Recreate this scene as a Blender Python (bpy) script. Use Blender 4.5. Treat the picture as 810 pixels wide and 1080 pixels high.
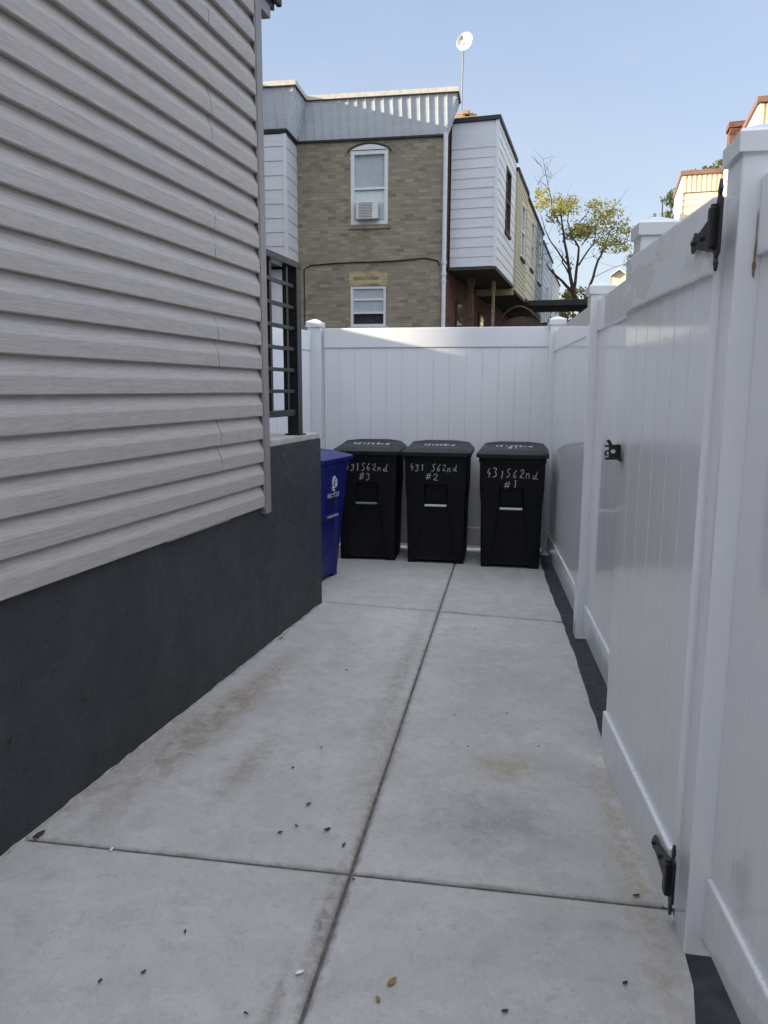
import bpy, bmesh, math, random
from mathutils import Vector, Matrix
R = math.radians
random.seed(7)
for o in list(bpy.data.objects): bpy.data.objects.remove(o)
S = bpy.context.scene
COL = S.collection

# ------------------------------------------------------------------ camera, sky, sun, exposure
cam = bpy.data.objects.new('camera', bpy.data.cameras.new('camera')); COL.objects.link(cam)
cam.data.sensor_fit = 'VERTICAL'; cam.data.sensor_height = 36; cam.data.sensor_width = 27
cam.data.lens = 800 / 1080 * 36
cam.location = (0, 0, 1.5); cam.rotation_mode = 'QUATERNION'
cam.rotation_quaternion = (Matrix.Rotation(R(90 - 9.2), 3, 'X') @ Matrix.Rotation(R(.22), 3, 'Z')).to_quaternion()
cam.data.clip_start = .02; cam.data.clip_end = 3000
S.camera = cam
SUN_B, SUN_E = R(6.5), R(12.5)          # sun low on the left, a little behind the camera
sdir = Vector((-math.cos(SUN_B) * math.cos(SUN_E), -math.sin(SUN_B) * math.cos(SUN_E), math.sin(SUN_E)))
FILL_CLOUD = 5.9
w = bpy.data.worlds.new('World'); S.world = w; w.use_nodes = True
nt = w.node_tree
bg = nt.nodes['Background']
sky = nt.nodes.new('ShaderNodeTexSky'); sky.sky_type = 'NISHITA'; sky.sun_disc = False
sky.sun_elevation = SUN_E; sky.sun_rotation = math.atan2(sdir.x, sdir.y) % (2 * math.pi)
sky.air_density = 1.0; sky.dust_density = 1.2; sky.ozone_density = 2.5
# bright cloud added overhead and behind, out of view, to light the yard
wtc = nt.nodes.new('ShaderNodeTexCoord'); wsx = nt.nodes.new('ShaderNodeSeparateXYZ'); nt.links.new(wtc.outputs['Generated'], wsx.inputs[0])
wmp = nt.nodes.new('ShaderNodeMapping'); wmp.inputs['Scale'].default_value = (1, 1, 2.4); nt.links.new(wtc.outputs['Generated'], wmp.inputs[0])
wno = nt.nodes.new('ShaderNodeTexNoise'); wno.inputs['Scale'].default_value = 2.6; wno.inputs['Detail'].default_value = 7; wno.inputs['Roughness'].default_value = .58; nt.links.new(wmp.outputs[0], wno.inputs[0])
def wmath(op, a, b, cl=False):
    x = nt.nodes.new('ShaderNodeMath'); x.operation = op; x.use_clamp = cl
    for i, v in enumerate((a, b)):
        if isinstance(v, bpy.types.NodeSocket): nt.links.new(v, x.inputs[i])
        else: x.inputs[i].default_value = v
    return x.outputs[0]
hgt_ = wmath('MULTIPLY', wmath('SUBTRACT', wmath('SUBTRACT', wsx.outputs['Z'], wmath('MULTIPLY', wsx.outputs['Y'], .25)), .40), 3.0, True)
cov = wmath('MULTIPLY', hgt_, wmath('ADD', .55, wmath('MULTIPLY', wno.outputs['Fac'], .8), True))
veil = wmath('MULTIPLY', wmath('MULTIPLY', wmath('SUBTRACT', wno.outputs['Fac'], .45), 2.2, True), .22)
wv1 = nt.nodes.new('ShaderNodeMix'); wv1.data_type = 'RGBA'; nt.links.new(wmath('ADD', .6, veil), wv1.inputs[0]); nt.links.new(sky.outputs[0], wv1.inputs[6]); wv0 = nt.nodes.new('ShaderNodeMix'); wv0.data_type = 'RGBA'; nt.links.new(wmath('MULTIPLY', wmath('SUBTRACT', wsx.outputs['Z'], .08), 2.7, True), wv0.inputs[0])
wv0.inputs[6].default_value = (2.95, 3.0, 3.15, 1); wv0.inputs[7].default_value = (1.95, 2.35, 3.2, 1)   # thin haze, whiter low down
nt.links.new(wv0.outputs[2], wv1.inputs[7])
wmx = nt.nodes.new('ShaderNodeMix'); wmx.data_type = 'RGBA'; nt.links.new(cov, wmx.inputs[0]); nt.links.new(wv1.outputs[2], wmx.inputs[6]); wmx.inputs[7].default_value = (FILL_CLOUD * .90, FILL_CLOUD * .96, FILL_CLOUD * 1.09, 1)
nt.links.new(wmx.outputs[2], bg.inputs[0]); bg.inputs[1].default_value = .12
sl = bpy.data.lights.new('sun', 'SUN'); sl.energy = 4.6; sl.angle = R(.5); sl.color = (1, .87, .68)
so = bpy.data.objects.new('sun', sl); COL.objects.link(so)
so.rotation_euler = sdir.to_track_quat('Z', 'Y').to_euler(); so.location = sdir * 60
S.view_settings.view_transform = 'Standard'; S.view_settings.look = 'None'
S.view_settings.gamma = 1; S.view_settings.use_curve_mapping = False
S.view_settings.exposure = 1.25

# ------------------------------------------------------------------ materials
class NM:
    """small helper round one node material"""
    def __init__(s, name, col=(.5, .5, .5), rough=.5, metal=0, spec=.5):
        s.m = bpy.data.materials.new(name); s.m.use_nodes = True
        s.t = s.m.node_tree; s.b = s.t.nodes['Principled BSDF']
        s.b.inputs['Base Color'].default_value = (*col, 1); s.b.inputs['Roughness'].default_value = rough
        s.b.inputs['Metallic'].default_value = metal; s.b.inputs['Specular IOR Level'].default_value = spec
        s._tc = None
    def n(s, typ, **kw):
        x = s.t.nodes.new('ShaderNode' + typ)
        for k, v in kw.items(): setattr(x, k, v)
        return x
    def l(s, a, b): s.t.links.new(a, b)
    def co(s, scale=(1, 1, 1), rot=(0, 0, 0), loc=(0, 0, 0), src='Object'):
        if s._tc is None: s._tc = s.n('TexCoord')
        mp = s.n('Mapping'); mp.inputs['Scale'].default_value = scale; mp.inputs['Rotation'].default_value = rot
        mp.inputs['Location'].default_value = loc
        s.l(s._tc.outputs[src], mp.inputs[0]); return mp.outputs[0]
    def noise(s, co, scale=5, detail=6, rough=.6, dist=0):
        x = s.n('TexNoise'); x.inputs['Scale'].default_value = scale; x.inputs['Detail'].default_value = detail
        x.inputs['Roughness'].default_value = rough; x.inputs['Distortion'].default_value = dist
        s.l(co, x.inputs['Vector']); return x.outputs['Fac']
    def ramp(s, fac, stops):
        x = s.n('ValToRGB'); e = x.color_ramp.elements
        while len(e) < len(stops): e.new(.5)
        for el, (p, c) in zip(e, stops):
            el.position = p; el.color = (c, c, c, 1) if not hasattr(c, '__len__') else (*c, 1)
        s.l(fac, x.inputs[0]); return x.outputs[0]
    def mix(s, fac, a, b, mode='MIX'):
        x = s.n('Mix', data_type='RGBA', blend_type=mode)
        for v, i in ((fac, 0), (a, 6), (b, 7)):
            if hasattr(v, 'is_output') or isinstance(v, bpy.types.NodeSocket): s.l(v, x.inputs[i])
            elif i == 0: x.inputs[0].default_value = v
            else: x.inputs[i].default_value = (*v, 1)
        return x.outputs[2]
    def math(s, op, a, b=0.0, clamp=False):
        x = s.n('Math', operation=op, use_clamp=clamp)
        for i, v in enumerate((a, b)):
            if isinstance(v, bpy.types.NodeSocket): s.l(v, x.inputs[i])
            else: x.inputs[i].default_value = v
        return x.outputs[0]
    def col(s, c): s.l(c, s.b.inputs['Base Color'])
    def rough(s, c): s.l(c, s.b.inputs['Roughness'])
    def bump(s, h, strength=.2, dist=.01):
        x = s.n('Bump'); x.inputs['Strength'].default_value = strength; x.inputs['Distance'].default_value = dist
        s.l(h, x.inputs['Height']); s.l(x.outputs[0], s.b.inputs['Normal'])
    def blob(s, x, y, rx, ry, rot=0, edge=6.0, src='Object'):
        """soft irregular patch centred on (x, y) of the object's own ground plane"""
        c = s.n('VectorMath', operation='SUBTRACT'); c.inputs[1].default_value = (x, y, 0)
        if s._tc is None: s._tc = s.n('TexCoord')
        s.l(s._tc.outputs[src], c.inputs[0])
        m = s.n('Mapping'); m.vector_type = 'TEXTURE'; m.inputs['Rotation'].default_value = (0, 0, rot)
        m.inputs['Scale'].default_value = (rx, ry, 1000); s.l(c.outputs[0], m.inputs[0])
        ln = s.n('VectorMath', operation='LENGTH'); s.l(m.outputs[0], ln.inputs[0])
        nz = s.noise(s.co(), edge, 9, .75)
        v = s.math('SUBTRACT', 1.35, ln.outputs['Value']); v = s.math('ADD', v, s.math('MULTIPLY', s.math('SUBTRACT', nz, .5), 2.6))
        g2 = s.ramp(s.noise(s.co(scale=(1.2, .9, 1), rot=(0, 0, R(14)), loc=(x, y, 0)), edge * 1.6, 10, .8, .6), [(.40, 0.), (.60, 1.)])
        return s.math('MULTIPLY', s.math('MULTIPLY', v, 1.0, clamp=True), s.math('ADD', s.math('MULTIPLY', g2, .8), .2))

def simple(name, col, rough=.5, metal=0, var=.12, vs=9, bump=0, spec=.5):
    m = NM(name, col, rough, metal, spec)
    nz = m.noise(m.co(), vs, 5)
    a = tuple(c * (1 - var) for c in col); b = tuple(min(1, c * (1 + var)) for c in col)
    m.col(m.mix(m.ramp(nz, [(.3, 0.), (.7, 1.)]), a, b))
    m.rough(m.ramp(m.noise(m.co(loc=(3, 1, 2)), vs * 2.3, 4), [(.3, max(0, rough - .08)), (.7, min(1, rough + .1))]))
    if bump: m.bump(m.noise(m.co(), 160, 3), bump, .004)
    return m.m

M = {}
# concrete
m = NM('concrete', rough=.85)
c0 = m.co()
def lay(base, loc, scale, det, ro, dist, lo, hi, k, colr):
    return m.mix(m.math('MULTIPLY', m.ramp(m.noise(m.co(loc=loc), scale, det, ro, dist), [(lo, 0.), (hi, 1.)]), k), base, colr)
base = m.mix(m.ramp(m.noise(c0, 1.3, 9, .66, .3), [(.32, 0.), (.68, 1.)]), (.40, .39, .37), (.50, .49, .47))
base = lay(base, (4, 2, 0), 3.2, 10, .74, .4, .47, .62, .36, (.33, .315, .29))
base = lay(base, (3, 3, 0), 5.5, 10, .78, .4, .50, .61, .36, (.59, .58, .56))
base = lay(base, (1, 6, 0), 9, 10, .82, .3, .52, .62, .40, (.29, .28, .26))
base = lay(base, (2, 9, 0), 22, 9, .80, .3, .54, .64, .38, (.25, .24, .225))
base = lay(base, (7, 3, 0), 70, 6, .8, 0, .53, .66, .35, (.26, .25, .235))
base = lay(base, (8, 1, 0), 220, 3, .8, 0, .42, .70, .25, (.66, .65, .63))
for (x, y, rx, ry, rot, cl, k) in [(-.83, 3.15, .11, .62, R(-17), (.25, .185, .13), .6), (-.62, 3.75, .07, .45, R(-15), (.27, .20, .14), .5), (-.55, 2.85, .05, .25, R(-14), (.25, .19, .13), .45),
        (.50, 2.85, .13, .10, 0, (.33, .255, .14), .5), (.10, 3.9, .045, 1.1, R(-10), (.27, .24, .20), .5), (.00, 2.9, .04, .5, R(-10), (.29, .25, .2), .5), (-.17, 1.95, .02, .25, R(-9), (.22, .18, .16), .7),
        (.36, 2.45, .22, .20, 0, (.26, .265, .26), .55), (.80, 2.3, .05, .7, R(-7), (.34, .27, .18), .55), (-.28, 1.55, .02, .2, R(-9), (.22, .18, .16), .6), (.62, 3.9, .25, .5, 0, (.31, .31, .31), .3),
        (-1.1, 2.75, .06, .55, R(-15), (.28, .235, .19), .6), (.25, 5.3, .5, .35, 0, (.33, .32, .30), .4), (.19, 3.9, .018, 2.4, R(-9.5), (.24, .22, .20), .75), (-.13, 2.0, .016, .6, R(-9.5), (.20, .17, .15), .8), (-.45, 2.225, .9, .014, R(-9.2), (.24, .22, .20), .7), (.45, 2.08, .5, .014, R(-9.2), (.24, .22, .20), .7), (.45, 5.0, .9, .018, R(-16), (.24, .22, .20), .6), (.0, 4.6, .2, .6, R(-10), (.6, .6, .59), .4)]:
    base = m.mix(m.math('MULTIPLY', m.blob(x, y, rx * 1.15, ry * 1.1, rot, 7 if rx > .1 else 16), min(.9, k * 1.35)), base, cl)
vo = m.n('TexVoronoi'); vo.inputs['Scale'].default_value = 26; m.l(m.co(loc=(1, 1, 0)), vo.inputs['Vector'])
sp = m.math('MULTIPLY', m.ramp(vo.outputs['Distance'], [(.0, 1.), (.09, 0.)]), m.ramp(m.noise(m.co(loc=(4, 4, 0)), 2.3, 3), [(.5, 0.), (.62, 1.)]))
base = m.mix(m.math('MULTIPLY', sp, .75), base, (.10, .09, .08))
m.col(base)
h = m.math('ADD', m.noise(m.co(), 95, 6, .7), m.math('MULTIPLY', m.noise(m.co(), 5, 5), 1.6))
m.bump(h, .5, .004); M['concrete'] = m.m
M['concrete_cap'] = simple('concrete_cap', (.42, .40, .37), .85, var=.15, bump=.3)
M['fillet'] = simple('mortar_fillet', (.36, .34, .31), .9, var=.35, vs=22, bump=.5)
M['joint_dirt'] = simple('joint_dirt', (.12, .105, .09), .95, var=.5, vs=30)
M['curb'] = simple('curb_paint', (.030, .034, .038), .75, var=.5, vs=14, bump=.4)
M['ground'] = simple('bare_ground', (.12, .11, .095), .95, var=.4, vs=3)
# painted foundation
m = NM('dark_paint', rough=.6)
nz = m.noise(m.co(scale=(1, 1, 1.4)), 2.4, 8, .65, .5)
c = m.mix(m.ramp(nz, [(.3, 0.), (.72, 1.)]), (.022, .026, .030), (.040, .045, .050))
c = m.mix(m.math('MULTIPLY', m.ramp(m.noise(m.co(loc=(3, 8, 1)), 22, 6, .7), [(.62, 0.), (.72, 1.)]), .35), c, (.07, .075, .08))
c = m.mix(m.math('MULTIPLY', m.ramp(m.noise(m.co(loc=(1, 2, 6)), 7, 3, .6), [(.68, 0.), (.71, 1.)]), .6), c, (.012, .012, .013))
c = m.mix(m.math('MULTIPLY', m.ramp(m.noise(m.co(loc=(9, 4, 4)), 38, 3, .6), [(.72, 0.), (.75, 1.)]), .5), c, (.16, .155, .15))
c = m.mix(m.math('MULTIPLY', m.ramp(m.noise(m.co(scale=(1, 1, .25), loc=(6, 4, 4)), 5, 9, .75), [(.52, 0.), (.66, 1.)]), .4), c, (.055, .058, .06))
v2 = m.n('TexVoronoi'); v2.inputs['Scale'].default_value = 5.5; m.l(m.co(loc=(.3, .7, .2)), v2.inputs['Vector'])
sv = m.n('SeparateColor'); m.l(v2.outputs['Color'], sv.inputs[0])
dd = m.math('ADD', v2.outputs['Distance'], m.math('MULTIPLY', m.math('SUBTRACT', m.noise(m.co(), 40, 5, .7), .5), .12))
c = m.mix(m.math('MULTIPLY', m.ramp(dd, [(.05, 1.), (.075, 0.)]), m.math('GREATER_THAN', sv.outputs[0], .55)), c, (.010, .010, .011))
c = m.mix(m.math('MULTIPLY', m.ramp(dd, [(.025, 1.), (.04, 0.)]), m.math('GREATER_THAN', sv.outputs[1], .72)), c, (.20, .195, .19))
m.col(c); m.bump(m.math('ADD', m.noise(m.co(), 26, 8, .72), m.math('MULTIPLY', m.noise(m.co(), 5, 4), 1.6)), .8, .014)
m.rough(m.ramp(m.noise(m.co(), 8, 5), [(.3, .5), (.7, .75)])); M['dark_paint'] = m.m
# wood-grain siding
m = NM('taupe_siding', rough=.5)
g = m.noise(m.co(scale=(1, 1.3, 26)), 4.5, 7, .62, 1.3)
g2 = m.noise(m.co(scale=(1, 3.0, 60), loc=(2, 5, 1)), 6, 5, .6, .6)
c = m.mix(m.ramp(g, [(.32, 0.), (.68, 1.)]), (.36, .318, .290), (.485, .440, .408))
c = m.mix(m.math('MULTIPLY', m.ramp(g2, [(.5, 0.), (.7, 1.)]), .34), c, (.225, .200, .183))
m.col(c); m.bump(m.math('ADD', g, m.math('MULTIPLY', g2, .7)), .3, .003); M['siding'] = m.m
m.rough(m.ramp(g2, [(.3, .42), (.7, .6)]))
M['taupe_trim'] = simple('taupe_trim', (.24, .22, .212), .45, var=.08)
M['black_metal'] = simple('black_metal', (.012, .012, .014), .38, var=.3, vs=20)
M['roof_dark'] = simple('roof_dark', (.025, .024, .03), .6, var=.3)
M['white_strip'] = simple('white_strip', (.75, .75, .74), .5, var=.05)
# vinyl
def vinyl(name, worn=False, low=False):
    m = NM(name, (.80, .81, .83), .2, spec=.55)
    nz = m.noise(m.co(scale=(1, 1, .35)), 2.2, 6)
    c = m.mix(m.ramp(nz, [(.3, 0.), (.7, 1.)]), (.775, .785, .80), (.82, .828, .84))
    r = m.ramp(m.noise(m.co(scale=(1, 1, .3), loc=(5, 5, 5)), 3.1, 5), [(.3, .06), (.72, .13)])
    if worn:
        k = m.ramp(m.noise(m.co(scale=(1, 1.1, 2.2), rot=(R(28), 0, 0), loc=(2, 1, 4)), 3.0, 3, .5, .5), [(.49, 0.), (.52, 1.)])
        c = m.mix(m.math('MULTIPLY', k, .8), c, (.72, .735, .73)); r = m.mix(k, r, (.65, .65, .65))
    d = m.math('MULTIPLY', m.ramp(m.noise(m.co(scale=(1, 1, .5), loc=(9, 2, 2)), 5, 8, .75), [(.6, 0.), (.8, 1.)]), .18)
    c = m.mix(d, c, (.5, .49, .45))
    if low:
        c = m.mix(m.math('MULTIPLY', m.ramp(m.noise(m.co(scale=(1, 1, .7), loc=(3, 3, 3)), 24, 8, .8), [(.54, 0.), (.70, 1.)]), .32), c, (.40, .36, .29))
        c = m.mix(m.math('MULTIPLY', m.ramp(m.noise(m.co(loc=(6, 3, 3)), 110, 3, .7), [(.60, 0.), (.68, 1.)]), .45), c, (.30, .26, .2))
    m.col(c); m.rough(r); m.bump(m.noise(m.co(scale=(1, 1, .12)), 8, 3, .5), .09, .02)
    return m.m
M['vinyl'] = vinyl('white_vinyl'); M['vinyl_worn'] = vinyl('white_vinyl_worn', True)
M['vinyl_low'] = vinyl('white_vinyl_splashed', False, True)
M['rust'] = simple('rust_stain', (.26, .19, .11), .9, var=.3)
# plastics
M['cart_black'] = simple('black_cart_plastic', (.004, .0045, .006), .62, var=.25, vs=14, bump=.15, spec=.25)
def dusty(name, col, dust, rough):
    m = NM(name, col, rough, 0, .3)
    d = m.ramp(m.noise(m.co(scale=(1, 1.6, 1)), 7, 9, .78), [(.46, 0.), (.70, 1.)])
    c = m.mix(m.math('MULTIPLY', d, .55), col, dust)
    c = m.mix(m.math('MULTIPLY', m.ramp(m.noise(m.co(scale=(30, 2, 3), rot=(0, 0, R(35))), 2.2, 3), [(.66, 0.), (.69, 1.)]), .5), c, dust)
    m.col(c); m.rough(m.ramp(d, [(0., rough - .1), (1., rough + .15)])); m.bump(m.noise(m.co(), 160, 3), .2, .003)
    return m.m
M['cart_lid'] = dusty('black_lid_plastic', (.010, .0115, .0135), (.050, .052, .055), .5)
M['cart_lid_plain'] = simple('black_lid_plastic', (.010, .0115, .0135), .55, var=.25, vs=14, bump=.2)
M['cart_blue'] = simple('blue_cart_plastic', (.005, .010, .13), .42, var=.18, vs=12, bump=.15)
M['paint_pen'] = simple('white_paint_pen', (.55, .55, .56), .6, var=.2, vs=40)
M['grey_bar'] = simple('white_bar', (.62, .63, .66), .35, var=.1)
M['grey_dull'] = simple('dull_grey_bar', (.22, .23, .25), .45, var=.1)
M['rubber'] = simple('rubber', (.012, .012, .012), .8)
# bricks
def brick(name, c1, c2, mo, dark=.55):
    """running bond; every brick has its own tone"""
    m = NM(name, rough=.9)
    sx = m.n('SeparateXYZ'); tc = m.n('TexCoord'); m.l(tc.outputs['Object'], sx.inputs[0])
    wob = m.math('MULTIPLY', m.math('SUBTRACT', m.noise(m.co(), 9, 3), .5), .012)
    u = m.math('ADD', m.math('ADD', sx.outputs[0], sx.outputs[1]), wob); v = m.math('ADD', sx.outputs[2], wob)
    row = m.math('FLOOR', m.math('DIVIDE', v, .0755))
    uu = m.math('ADD', m.math('DIVIDE', u, .20), m.math('MULTIPLY', m.math('MODULO', m.math('ABSOLUTE', row), 2.), .5))
    cl = m.math('FLOOR', uu)
    cb = m.n('CombineXYZ'); m.l(cl, cb.inputs[0]); m.l(row, cb.inputs[1])
    wn = m.n('TexWhiteNoise', noise_dimensions='2D'); m.l(cb.outputs[0], wn.inputs['Vector'])
    tone = m.ramp(wn.outputs['Value'], [(0., tuple(x * dark for x in c1)), (.16, c1), (.6, c2), (.9, tuple(min(.8, x * 1.18) for x in c2)), (1., tuple(x * .75 for x in c2))])
    fu = m.math('SUBTRACT', uu, cl); fv = m.math('SUBTRACT', m.math('DIVIDE', v, .0755), row)
    e1 = m.math('MULTIPLY', m.math('GREATER_THAN', fu, .045), m.math('GREATER_THAN', fv, .13))
    c = m.mix(e1, mo, tone)
    c = m.mix(m.math('MULTIPLY', m.ramp(m.noise(m.co(), 1.1, 8, .7), [(.45, 0.), (.75, 1.)]), .35), c, tuple(x * .6 for x in c1))
    c = m.mix(m.math('MULTIPLY', m.ramp(m.noise(m.co(scale=(2.5, 2.5, .35), loc=(4, 1, 3)), 1.6, 7, .7), [(.55, 0.), (.75, 1.)]), .25), c, tuple(min(.8, x * 1.3) for x in c2))
    m.col(c); m.bump(m.math('ADD', m.math('MULTIPLY', m.noise(m.co(), 50, 4), .4), e1), .6, .008)
    return m.m
M['tan_brick'] = brick('tan_brick', (.255, .22, .16), (.305, .265, .195), (.26, .235, .19), .74)
M['lintel_brick'] = brick('lintel_brick', (.38, .31, .18), (.46, .38, .22), (.32, .28, .2))
M['red_brick'] = brick('red_brick', (.13, .05, .034), (.18, .07, .045), (.12, .10, .085))
M['buff_brick'] = brick('buff_brick', (.42, .28, .15), (.48, .33, .19), (.35, .28, .2))
def sidingm(name, col, var=.07, spec=.4):
    m = NM(name, rough=.5, spec=spec)
    nz = m.noise(m.co(scale=(.6, .6, 5)), 2, 6)
    c = m.mix(m.ramp(nz, [(.3, 0.), (.7, 1.)]), tuple(x * (1 - var) for x in col), tuple(min(.9, x * (1 + var)) for x in col))
    d = m.math('MULTIPLY', m.ramp(m.noise(m.co(scale=(3, 3, .4)), 2.5, 7, .7), [(.56, 0.), (.75, 1.)]), .22)
    m.col(m.mix(d, c, tuple(x * .6 for x in col))); return m.m
M['white_siding'] = sidingm('white_siding', (.66, .68, .71))
M['blue_metal'] = sidingm('blue_white_metal', (.66, .71, .755))
M['yellow_siding'] = sidingm('yellow_siding', (.45, .42, .29))
M['cream_siding'] = sidingm('cream_siding', (.56, .52, .36))
M['olive_siding'] = sidingm('olive_siding', (.17, .17, .12))
M['grey_siding'] = sidingm('grey_blue_siding', (.40, .44, .50))
M['pale_siding'] = sidingm('pale_cream_siding', (.72, .62, .46))
M['pale_wall'] = sidingm('pale_white_wall', (.74, .72, .66))
M['red_trim'] = simple('red_brown_trim', (.22, .12, .09), .6)
M['parapet'] = simple('pale_coping', (.55, .52, .46), .8, var=.15)
M['black_trim'] = simple('black_trim', (.02, .02, .023), .6)
M['window_white'] = simple('window_white', (.70, .72, .74), .4, var=.06)
M['soffit_dark'] = simple('soffit_dark', (.06, .055, .045), .8, var=.3)
M['wood_brown'] = simple('wood_brown', (.12, .08, .055), .8, var=.3, vs=12)
M['tan_wood'] = simple('tan_wood', (.34, .28, .17), .75, var=.15)
M['awning'] = simple('dark_canopy', (.022, .022, .026), .7, var=.3)
M['blind'] = simple('window_blind', (.42, .47, .50), .7, var=.08)
M['shade'] = simple('pale_window_shade', (.62, .68, .70), .7, var=.05)
M['dark_room'] = simple('dark_room', (.02, .022, .024), .7, var=.4)
m = NM('window_glass', (.05, .06, .065), .04, spec=.8); M['glass'] = m.m
m = NM('clear_glass', (1, 1, 1), .0); m.b.inputs['Transmission Weight'].default_value = 1; m.b.inputs['IOR'].default_value = 1.1; M['clear'] = m.m
M['ac_white'] = simple('ac_plastic', (.70, .70, .67), .45)
M['ac_grille'] = simple('ac_grille', (.22, .24, .26), .5)
M['dish'] = simple('dish_metal', (.80, .76, .70), .5, var=.05)
M['bark'] = simple('dark_bark', (.050, .036, .028), .9, var=.4, vs=20, bump=.6)
def leafm(name, a, b, c):
    m = NM(name, rough=.55)
    oi = m.n('NewGeometry')
    m.col(m.ramp(oi.outputs['Random Per Island'], [(0., a), (.5, b), (1., c)]))
    tr = m.n('BsdfTranslucent'); cr = m.b.inputs['Base Color'].links[0].from_socket; m.l(cr, tr.inputs[0])
    ms = m.n('MixShader'); ms.inputs[0].default_value = .45; m.l(m.b.outputs[0], ms.inputs[1]); m.l(tr.outputs[0], ms.inputs[2])
    m.l(ms.outputs[0], m.t.nodes['Material Output'].inputs['Surface'])
    return m.m
M['leaf_autumn'] = leafm('autumn_leaves', (.20, .22, .04), (.36, .34, .08), (.34, .27, .08))
M['leaf_green'] = leafm('green_leaves', (.05, .09, .015), (.10, .15, .025), (.16, .17, .03))
M['leaf_yellow'] = leafm('yellow_green_leaves', (.12, .13, .02), (.24, .20, .03), (.30, .22, .04))
M['dry_leaf'] = simple('dry_leaf', (.045, .030, .018), .8, var=.4, vs=60)
M['yellow_leaf'] = simple('yellow_leaf', (.28, .18, .04), .7, var=.3, vs=60)
M['paper'] = simple('white_paper', (.8, .8, .82), .7, var=.05)

# ------------------------------------------------------------------ mesh helpers
class MB:
    def __init__(s): s.bm = bmesh.new()
    def faces(s, vs, fs):
        bv = [s.bm.verts.new(v) for v in vs]
        for f in fs:
            try: s.bm.faces.new([bv[i] for i in f])
            except ValueError: pass
        return bv
    def box(s, x0, x1, y0, y1, z0, z1, mat=None, bev=0):
        t = bmesh.new()
        r = bmesh.ops.create_cube(t, size=1)
        for v in r['verts']: v.co = Vector((x0 + (v.co.x + .5) * (x1 - x0), y0 + (v.co.y + .5) * (y1 - y0), z0 + (v.co.z + .5) * (z1 - z0)))
        if bev: bmesh.ops.bevel(t, geom=list(t.edges), offset=bev, segments=2, profile=.6, affect='EDGES')
        if mat is not None: bmesh.ops.transform(t, matrix=mat, verts=list(t.verts))
        me = bpy.data.meshes.new('tmp'); t.to_mesh(me); t.free(); s.bm.from_mesh(me); bpy.data.meshes.remove(me)
        return s
    def extrude(s, poly, axis, a0, a1, caps=True, closed=True):
        """poly: 2-D outline; axis: 0,1,2 the direction it is swept along (remaining axes in order)"""
        def p(u, v, a): 
            q = [u, v]; q.insert(axis, a); return q
        n = len(poly); vs = [p(u, v, a0) for u, v in poly] + [p(u, v, a1) for u, v in poly]
        fs = [(i, (i + 1) % n, n + (i + 1) % n, n + i) for i in range(n if closed else n - 1)]
        if caps and closed: fs += [tuple(range(n - 1, -1, -1)), tuple(range(n, 2 * n))]
        s.faces(vs, fs); return s
    def loft(s, rings, cap0=True, cap1=True):
        n = len(rings[0]); vs = [p for r in rings for p in r]; fs = []
        for k in range(len(rings) - 1):
            for i in range(n): fs.append((k * n + i, k * n + (i + 1) % n, (k + 1) * n + (i + 1) % n, (k + 1) * n + i))
        if cap0: fs.append(tuple(range(n - 1, -1, -1)))
        if cap1: fs.append(tuple(range((len(rings) - 1) * n, len(rings) * n)))
        s.faces(vs, fs); return s
    def tube(s, pts, rad, seg=8):
        pts = [Vector(p) for p in pts]; rs = rad if hasattr(rad, '__len__') else [rad] * len(pts); rings = []
        for i, p in enumerate(pts):
            d = (pts[min(i + 1, len(pts) - 1)] - pts[max(i - 1, 0)]); d = d.normalized() if d.length > 1e-9 else Vector((0, 0, 1))
            u = d.orthogonal().normalized() if i == 0 else (pu - d * pu.dot(d)).normalized()
            pu = u; v = d.cross(u)
            rings.append([p + (u * math.cos(2 * math.pi * k / seg) + v * math.sin(2 * math.pi * k / seg)) * rs[i] for k in range(seg)])
        return s.loft(rings)
    def cyl(s, c, axis, r, h, seg=20):
        a = Vector(c); d = Vector(axis).normalized()
        return s.tube([a - d * h / 2, a + d * h / 2], r, seg)
    def build(s, name, mat, parent=None, smooth=False):
        bmesh.ops.recalc_face_normals(s.bm, faces=list(s.bm.faces))
        me = bpy.data.meshes.new(name); s.bm.to_mesh(me); s.bm.free()
        me.materials.append(mat)
        if smooth:
            for p in me.polygons: p.use_smooth = True
            try: me.set_sharp_from_angle(angle=R(35))
            except Exception: pass
        o = bpy.data.objects.new(name, me); COL.objects.link(o)
        if parent: o.parent = parent
        return o

def tag(o, label, cat, group=None):
    o['label'] = label; o['category'] = cat
    if group: o['group'] = group
    return o
def thing(name, label, cat, loc=(0, 0, 0), rz=0, group=None):
    o = bpy.data.objects.new(name, None); COL.objects.link(o); o.location = loc; o.rotation_euler = (0, 0, rz)
    o.empty_display_size = .2
    return tag(o, label, cat, group)
def structure(o): o['kind'] = 'structure'; return o
def copy_tree(o, parent=None):
    c = o.copy(); COL.objects.link(c)
    if parent: c.parent = parent
    for ch in list(o.children): copy_tree(ch, c)
    return c
def flip_outline(pts): return list(reversed(pts))

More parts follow.
